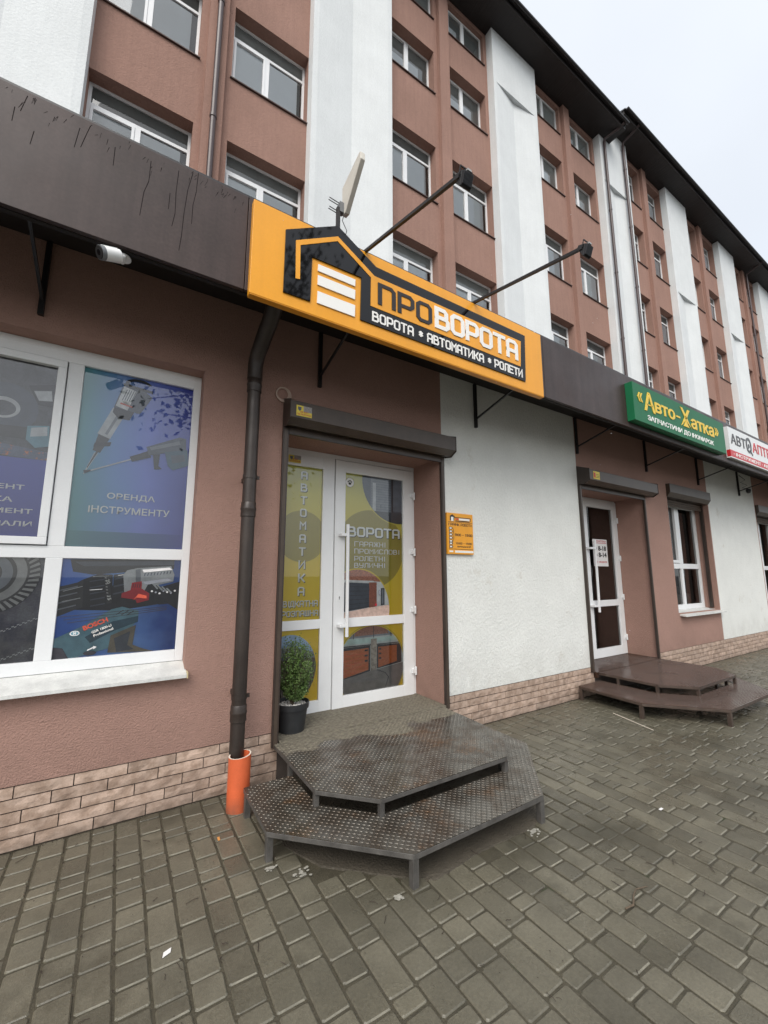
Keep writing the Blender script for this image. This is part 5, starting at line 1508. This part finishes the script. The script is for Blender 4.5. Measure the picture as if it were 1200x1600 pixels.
# ================================================================== TALL BLOCK BEHIND
YPf, YB = 8.05, 8.33
kB = YB/3.22
blk = empty('apartment_block', (15, YB, 0), 'long five storey brown and white rendered block rising behind the shops', 'building')
lefts = [-10.24, -3.61, 3.02, 9.64, 16.38, 22.60, 29.30, 35.95, 42.60, 49.3]
PW = 2.36
TOP1, TOP2 = 20.83, 21.68
def zt(zn): return 1.5+(zn-1.5)*kB
pan_lib = {}
def win_parts(w_, h_, kind):
    """frame, glass and blind meshes for one size; local origin at lower left of the opening"""
    key = (round(w_, 3), round(h_, 3), kind)
    if key in pan_lib: return pan_lib[key]
    f = MB(); g_ = MB(); bl_ = MB()
    t_ = 0.055
    y0, y1 = 0, 0.06
    f.box(0, t_, y0, y1, 0, h_, 'pvc'); f.box(w_-t_, w_, y0, y1, 0, h_, 'pvc')
    f.box(t_, w_-t_, y0+0.001, y1, 0, t_, 'pvc'); f.box(t_, w_-t_, y0+0.001, y1, h_-t_, h_, 'pvc')
    zt_ = h_*0.76 if kind == 'transom' else h_-t_
    xm = w_*0.47
    f.box(xm-0.05, xm+0.05, y0+0.0015, y1, t_, zt_, 'pvc')
    if kind == 'transom': f.box(t_, w_-t_, y0+0.002, y1, zt_-0.035, zt_+0.035, 'pvc')
    # opening sash on the left
    s_ = 0.05
    za, zb_ = t_+0.004, zt_-(0.039 if kind == 'transom' else 0.004)
    xa, xb = t_+0.004, xm-0.054
    f.box(xa, xb, y0-0.016, y1-0.02, za, za+s_, 'pvc'); f.box(xa, xb, y0-0.016, y1-0.02, zb_-s_, zb_, 'pvc')
    f.box(xa, xa+s_, y0-0.015, y1-0.02, za+s_, zb_-s_, 'pvc'); f.box(xb-s_, xb, y0-0.015, y1-0.02, za+s_, zb_-s_, 'pvc')
    g_.add([(t_, 0.03, t_), (w_-t_, 0.03, t_), (w_-t_, 0.03, h_-t_), (t_, 0.03, h_-t_)], [(0, 1, 2, 3)], 'glass')
    hb = {'transom': 0.74, 'plain': 0.62, 'top': 0.0}[kind]
    if hb:
        bl_.box(t_, xm, 0.036, 0.040, 0.02, h_*hb*(1 if kind == 'transom' else 0.9), 'blind'); bl_.box(xm+0.01, w_-t_-(0.12 if kind == 'transom' else 0.35), 0.037, 0.041, 0.02, h_*hb*0.985, 'blind')
    if kind == 'plain': bl_.box(t_, w_-t_, 0.050, 0.054, 0.02, h_-0.02, 'net')
    if kind == 'transom': bl_.box(t_, w_-t_, 0.036, 0.040, h_*0.765, h_-0.02, 'net')
    if not hb:
        bl_.box(t_, w_-t_, 0.050, 0.054, 0.02, h_-0.02, 'net')
        bl_.box(t_, w_*0.3, 0.036, 0.040, 0.02, h_*0.5, 'blind')
    pan_lib[key] = (f.mesh('window'), g_.mesh('pane'), bl_.mesh('blind'))
    return pan_lib[key]
sill_lib = {}
def sill_mesh(w_, dep):
    key = (round(w_, 3), round(dep, 3))
    if key not in sill_lib:
        s_ = MB(); s_.add([(-0.03, -dep-0.045, -0.03), (w_+0.03, -dep-0.045, -0.03), (w_+0.03, 0.0, 0.015), (-0.03, 0, 0.015), (-0.03, -dep-0.045, -0.055), (w_+0.03, -dep-0.045, -0.055), (w_+0.03, 0, -0.04), (-0.03, 0, -0.04)],
                          [(0, 1, 2, 3), (4, 7, 6, 5), (0, 4, 5, 1), (1, 5, 6, 2), (3, 7, 4, 0)], 'black_sill')
        sill_lib[key] = s_.mesh('sill')
    return sill_lib[key]
M['black_sill'] = mat('brown metal sill', (0.075, 0.045, 0.038), 0.5, var=0.1)
roomb = MB()
for bi in range(len(lefts)-1):
    xl, xr = lefts[bi]+PW, lefts[bi+1]
    m_ = (xl+xr)/2
    sec2 = bi >= 4
    top = TOP2 if sec2 else TOP1
    rows = ([(8.9, zt(5.11), 'transom', 0), (zt(5.775), zt(6.50), 'transom', 0), (zt(7.16), zt(7.90), 'transom', 0), (zt(8.41), zt(9.19), 'transom', 0)] if sec2 else
            [(8.9, zt(5.13), 'transom', 0), (zt(5.775), zt(6.53), 'transom', 0), (zt(7.305), zt(7.915), 'plain', 0.15), (zt(8.43), 20.66, 'top', 0.15)])
    wl = MB()
    for side in (0, 1):
        a, b = (xl, m_) if side == 0 else (m_, xr)
        for ri, (z0, z1, kd, ins) in enumerate(rows):
            h0, h1 = (xl+ins+0.001, m_-0.34) if side == 0 else (m_+0.34, xr-ins-0.001)
            zlo = 3.8 if ri == 0 else rows[ri-1][1]+0.3
            zhi = top if ri == 3 else z1+0.3
            yg = 8.60 if not (ri == 3 and not sec2) else 8.45
            wall_holes(wl, a, b, zlo, zhi, [(h0, h1, z0, z1)], YB, yg+0.03, 'block_brown')
            fm, gm, bmm = win_parts(h1-h0, z1-z0, kd)
            if bi >= 1:
                w_ = place('window', fm, (h0, yg, z0), blk)
                place('pane', gm, (h0, yg, z0), w_)
                bo = place('blind', bmm, (h0, yg, z0), w_)
                place('sill', sill_mesh(h1-h0, yg-YB), (h0, yg, z0), w_)
            roomb.add([(h0-0.2, yg+0.6, z0-0.2), (h1+0.2, yg+0.6, z0-0.2), (h1+0.2, yg+0.6, z1+0.2), (h0-0.2, yg+0.6, z1+0.2)], [(0, 1, 2, 3)], 'room_grey')
            roomb.add([(h0-0.2, yg+0.6, z0-0.2), (h1+0.2, yg+0.6, z0-0.2), (h1+0.2, yg+0.07, z0-0.2), (h0-0.2, yg+0.07, z0-0.2)], [(0, 1, 2, 3)], 'room_grey')
            roomb.add([(h0-0.2, yg+0.6, z1+0.2), (h1+0.2, yg+0.6, z1+0.2), (h1+0.2, yg+0.07, z1+0.2), (h0-0.2, yg+0.07, z1+0.2)], [(0, 1, 2, 3)], 'room_grey')
            for xx in (h0-0.2, h1+0.2): roomb.add([(xx, yg+0.6, z0-0.2), (xx, yg+0.07, z0-0.2), (xx, yg+0.07, z1+0.2), (xx, yg+0.6, z1+0.2)], [(0, 1, 2, 3)], 'room_grey')
    wl.build('wall', blk)
    sp = MB(); sp.box(m_-0.195, m_+0.195, 8.19, YB+0.05, 3.75, top, 'block_brown'); sp.build('rib', blk)
for i, l in enumerate(lefts):
    top = TOP2 if i >= 4 else TOP1
    zc_ = {1: 30, 2: 30, 0: 30, 3: 18.6, 4: 18.6}.get(i, 15.67)
    a, b = l, l+PW
    fa, fb = l+0.14, l+PW-0.14
    mid = (fa+fb)/2
    zz = min(zc_, top)
    p = MB()
    y, dy = YPf, 0.15
    def q(vs): p.add(vs, [(0, 1, 2, 3)] if len(vs) == 4 else [(0, 1, 2)], 'block_white')
    z0 = 3.75
    q([(a, y, z0), (fa, y, z0), (fa, y, zz), (a, y, zz)]); q([(fb, y, z0), (b, y, z0), (b, y, zz), (fb, y, zz)])
    q([(fa, y, z0), (mid, y+dy, z0), (mid, y+dy, zz), (fa, y, zz)]); q([(mid, y+dy, z0), (fb, y, z0), (fb, y, zz), (mid, y+dy, zz)])
    if zc_ < top:
        q([(fa, y, zz), (mid, y+dy, zz), (fb, y, zz)])
        q([(a, y, zz), (b, y, zz), (b, y, top), (a, y, top)])
    q([(a, YB+0.1, z0), (a, y, z0), (a, y, top), (a, YB+0.1, top)]); q([(b, y, z0), (b, YB+0.1, z0), (b, YB+0.1, top), (b, y, top)])
    p.build('pilaster', blk)
roomb.build('interior', blk)
for x0_, x1_, zt_ in ((-14, 17.22, TOP1), (17.26, 56, TOP2)):
    s_ = MB(); s_.prism([(7.32, zt_), (8.7, zt_), (8.7, zt_+0.25), (7.32, zt_+0.22)], x0_, x1_, 'soffit', 'yz'); s_.build('soffit', blk)
    s_ = MB(); s_.prism([(7.24, zt_+0.222), (14.0, zt_+2.2), (14.0, zt_+2.05), (8.71, zt_+0.26), (7.24, zt_+0.18)], x0_-0.03, x1_+(0.0 if x1_ < 20 else 0.03), 'gutter', 'yz'); s_.build('roof', blk)
    s_ = MB()
    pts = [(7.18+0.065*math.cos(R(t_)), zt_+0.185+0.065*math.sin(R(t_))) for t_ in range(180, 361, 20)]
    s_.prism(pts, x0_, x1_, 'gutter', 'yz'); s_.build('gutter', blk)
bb = MB(); bb.box(-14, 56, 8.75, 14, 0, 20.8, 'dark_room'); bb.build('core', blk)

def upper_pipe(x_, y_, ztop, gut, label):
    t = MB()
    t.tube([(x_, y_, 3.8), (x_, y_, ztop-0.35)], 0.06, 'pipe_upper', 12)
    t.tube([(x_, y_, ztop-0.36), (x_, y_-0.03, ztop-0.22), (x_+gut*0.3, 7.45, ztop+0.02), (x_+gut*0.35, 7.24, ztop+0.10)], 0.058, 'pipe_upper', 12)
    for z_ in range(5, int(ztop), 3): t.lathe([(0.061, z_), (0.072, z_), (0.072, z_+0.07), (0.061, z_+0.07)], x_, y_, 'pipe_upper', 12)
    t.build('rainwater_pipe', smooth=True, label=label, cat='downpipe', group='rainwater pipes on the tall block')
upper_pipe(16.62, 7.96, TOP1, 1, 'rainwater pipe at the left edge of the pilaster where the roof steps up')
upper_pipe(18.28, 7.96, TOP2, 0.3, 'rainwater pipe at the right edge of the pilaster where the roof steps up')
upper_pipe(0.89, 8.11, TOP1, 0, 'rainwater pipe on the narrow brown rib at the upper left')
upper_pipe(34.0, 8.10, TOP2, 0, 'rainwater pipe on the narrow brown rib farthest along the block')

# ================================================================== STREET TREES BEHIND THE VIEWER (seen in the glass and the glossy sign)
def tree(x_, y_, h_, r_, seed, label):
    rr = random.Random(seed)
    t = empty('street_tree', (x_, y_, 0), label, 'tree')
    tr = MB(); tr.tube([(x_, y_, 0), (x_+0.1, y_, h_*0.25), (x_, y_+0.1, h_*0.5), (x_+0.2, y_, h_*0.85)], [0.22, 0.17, 0.12, 0.03], 'bark', 8)
    lv = MB()
    for k in range(26):
        a = rr.uniform(0, 6.28); z0 = h_*rr.uniform(0.34, 0.70)
        e = Vector((x_+math.cos(a)*r_*rr.uniform(0.5, 1), y_+math.sin(a)*r_*rr.uniform(0.5, 1), z0+h_*rr.uniform(-0.02, 0.28)))
        s_ = Vector((x_, y_, z0)); mp_ = s_.lerp(e, 0.5)+Vector((0, 0, 0.3))
        tr.tube([s_, mp_, e], [0.06, 0.035, 0.01], 'bark', 5)
        for q in range(75):
            p = mp_.lerp(e, rr.uniform(-0.2, 1.15))+Vector((rr.gauss(0, 0.45), rr.gauss(0, 0.45), rr.gauss(0, 0.4)))
            u_ = Vector((rr.gauss(0, 1), rr.gauss(0, 1), rr.gauss(0, 1))).normalized(); w_ = u_.cross(Vector((rr.gauss(0, 1), rr.gauss(0, 1), 0.3))).normalized()
            L_ = rr.uniform(0.07, 0.13)
            lv.add([p-u_*L_, p+w_*L_*0.6, p+u_*L_, p-w_*L_*0.6], [(0, 1, 2, 3)], 'leaf')
    tr.build('trunk', t); lv.build('crown', t)
tree(2.9, -7.0, 13.0, 2.9, 5, 'street tree behind the viewer mirrored in the glossy black house logo and the shop window')

# ================================================================== LITTER
lt_ = MB()
rr = random.Random(11)
def twig(x_, y_, L_, a, r_=0.0018):
    p = [(x_, y_, 0.004)]
    for k in range(3):
        a += rr.uniform(-0.5, 0.5); x_ += math.cos(a)*L_/3; y_ += math.sin(a)*L_/3
        p.append((x_, y_, 0.004+rr.uniform(0, 0.004)))
    lt_.tube(p, r_, 'twig', 4)
for k in range(150): twig(rr.uniform(-0.6, 4.5), rr.uniform(1.0, 3.1), rr.uniform(0.01, 0.06), rr.uniform(0, 6.28), rr.uniform(0.0008, 0.0018))
for k in range(420):
    x_, y_ = rr.uniform(-0.8, 5), rr.uniform(0.9, 3.15); s_ = rr.uniform(0.0015, 0.0045); a = rr.uniform(0, 3.1)
    lt_.add([(x_-s_*math.cos(a), y_-s_*math.sin(a), 0.003), (x_+s_*0.5*math.sin(a), y_-s_*0.5*math.cos(a), 0.004), (x_+s_*math.cos(a), y_+s_*math.sin(a), 0.003), (x_-s_*0.5*math.sin(a), y_+s_*0.5*math.cos(a), 0.005)], [(0, 1, 2, 3)], 'twig')
for k in range(160):
    x_, y_ = rr.uniform(1.15, 2.6), rr.uniform(2.2, 2.9); twig(x_, y_, rr.uniform(0.02, 0.06), rr.uniform(0, 6.28), 0.002)
for k in range(70):
    rx = rr.choice([-0.138, -0.019, 0.100, 0.219, 0.338, 0.457])
    x_, y_ = rx+rr.gauss(0, 0.006), rr.uniform(1.9, 3.1); s_ = rr.uniform(0.004, 0.010); a = rr.uniform(0, 3.1)
    lt_.add([(x_-s_*math.cos(a), y_-s_*math.sin(a), 0.002), (x_+s_*0.4*math.sin(a), y_-s_*0.4*math.cos(a), 0.005), (x_+s_*math.cos(a), y_+s_*math.sin(a), 0.003), (x_-s_*0.4*math.sin(a), y_+s_*0.4*math.cos(a), 0.005)], [(0, 1, 2, 3)], 'dead_leaf' if False else 'twig')
for k in range(500):
    x_ = rr.uniform(-0.6, 5.1); y_ = W-0.012-abs(rr.gauss(0, 0.012)); s_ = rr.uniform(0.002, 0.007); a = rr.uniform(0, 3.1)
    lt_.add([(x_-s_*math.cos(a), y_-s_*math.sin(a), 0.002), (x_+s_*0.5*math.sin(a), y_-s_*0.5*math.cos(a), 0.006), (x_+s_*math.cos(a), y_+s_*math.sin(a), 0.003), (x_-s_*0.5*math.sin(a), y_+s_*0.5*math.cos(a), 0.007)], [(0, 1, 2, 3)], 'twig')
lt_.build('ground_litter', kind='stuff', label='scattered twigs, grit and dead leaf bits on the wet paving')
def scrap(poly, z, m, name, label, cat):
    s_ = MB(); s_.prism(poly, z, z+0.0015, m, 'xy'); s_.build(name, label=label, cat=cat)
scrap([(0.262, 2.05), (0.292, 2.062), (0.297, 2.085), (0.268, 2.075)], 0.003, 'paper', 'paper_scrap', 'small white paper scrap on the paving left of the grey steps', 'litter')
scrap([(3.05, 1.50), (3.085, 1.50), (3.088, 1.515), (3.052, 1.515)], 0.003, 'paper', 'paper_scrap', 'white paper scrap on open paving at the far right', 'litter')
scrap([(0.592, 2.70), (0.604, 2.70), (0.606, 2.735), (0.594, 2.735)], 0.003, 'butt', 'orange_scrap', 'tiny orange scrap on the paving beside the orange drain pipe', 'litter')
tw = MB(); tw.tube([(2.05, 1.20, 0.006), (2.10, 1.19, 0.008), (2.16, 1.22, 0.006), (2.21, 1.235, 0.007), (2.28, 1.215, 0.006)], [0.004, 0.0045, 0.004, 0.003, 0.002], 'bark', 6)
tw.build('fallen_twig', label='pale bent twig lying on the paving at lower right', cat='twig')
tw = MB(); tw.tube([(4.662, 2.695, 0.006), (4.49, 2.209, 0.006)], 0.003, 'pipe_rim', 6)
tw.build('fallen_stick', label='thin pale straight stick on the paving before the brown steps', cat='stick')

M['lime'] = mat('lime splash', (0.30, 0.29, 0.25), 0.8, var=0.4, vscale=30)
rr = random.Random(8)
lm = MB()
for cx, cy, r_ in [(0.896, 2.206, 0.05), (1.226, 1.813, 0.025), (0.782, 2.322, 0.03), (2.184, 1.793, 0.05)]:
    for k in range(26):
        a = rr.uniform(0, 6.28); d_ = abs(rr.gauss(0, r_*0.55)); s_ = rr.uniform(0.003, 0.012)
        c0, c1 = cx+d_*math.cos(a), cy+d_*math.sin(a)*0.6
        lm.prism([(c0+s_*rr.uniform(0.6, 1.3)*math.cos(t_), c1+s_*rr.uniform(0.5, 1.1)*math.sin(t_)) for t_ in (0, 1, 2, 3, 4, 5)], 0.0025, 0.0032+0.00001*k, 'lime', 'xy')
lm.build('lime_splashes', kind='stuff', label='whitish lime splashes round the feet of the grey steps')
# ------------------------------------------------------------------ sleet in the air
sn = MB(); rr = random.Random(21)
M['snow'] = mat('wet snow grain', (0.85, 0.87, 0.9), 0.6)
for k in range(420):
    dd = rr.uniform(3.0, 14.0)
    px, py = rr.uniform(0, 1200), rr.uniform(0, 1150)
    a_ = rr.uniform(-0.8, 1.1); e_ = rr.uniform(-0.15, 0.75)
    p = Vector((math.sin(a_)*math.cos(e_), math.cos(a_)*math.cos(e_), math.sin(e_)))*dd+Vector((0, 0, 1.5))
    if p.y > 2.2 and (p.z < 4.0 or dd > 7) or p.z < 0.3: continue
    s_ = rr.uniform(0.0010, 0.0024)
    d1 = Vector((rr.gauss(0.8, 0.2), rr.gauss(0, 0.3), rr.gauss(-1, 0.3))).normalized()*s_*2.6
    d2 = d1.cross(Vector((0, 1, 0.2))).normalized()*s_; d3 = d1.cross(d2).normalized()*s_
    sn.add([p+d1, p-d1, p+d2, p-d2, p+d3, p-d3], [(0, 2, 4), (2, 1, 4), (1, 3, 4), (3, 0, 4), (2, 0, 5), (1, 2, 5), (3, 1, 5), (0, 3, 5)], 'snow')
sn.build('sleet', kind='stuff', label='sparse grains of sleet falling in front of the building')
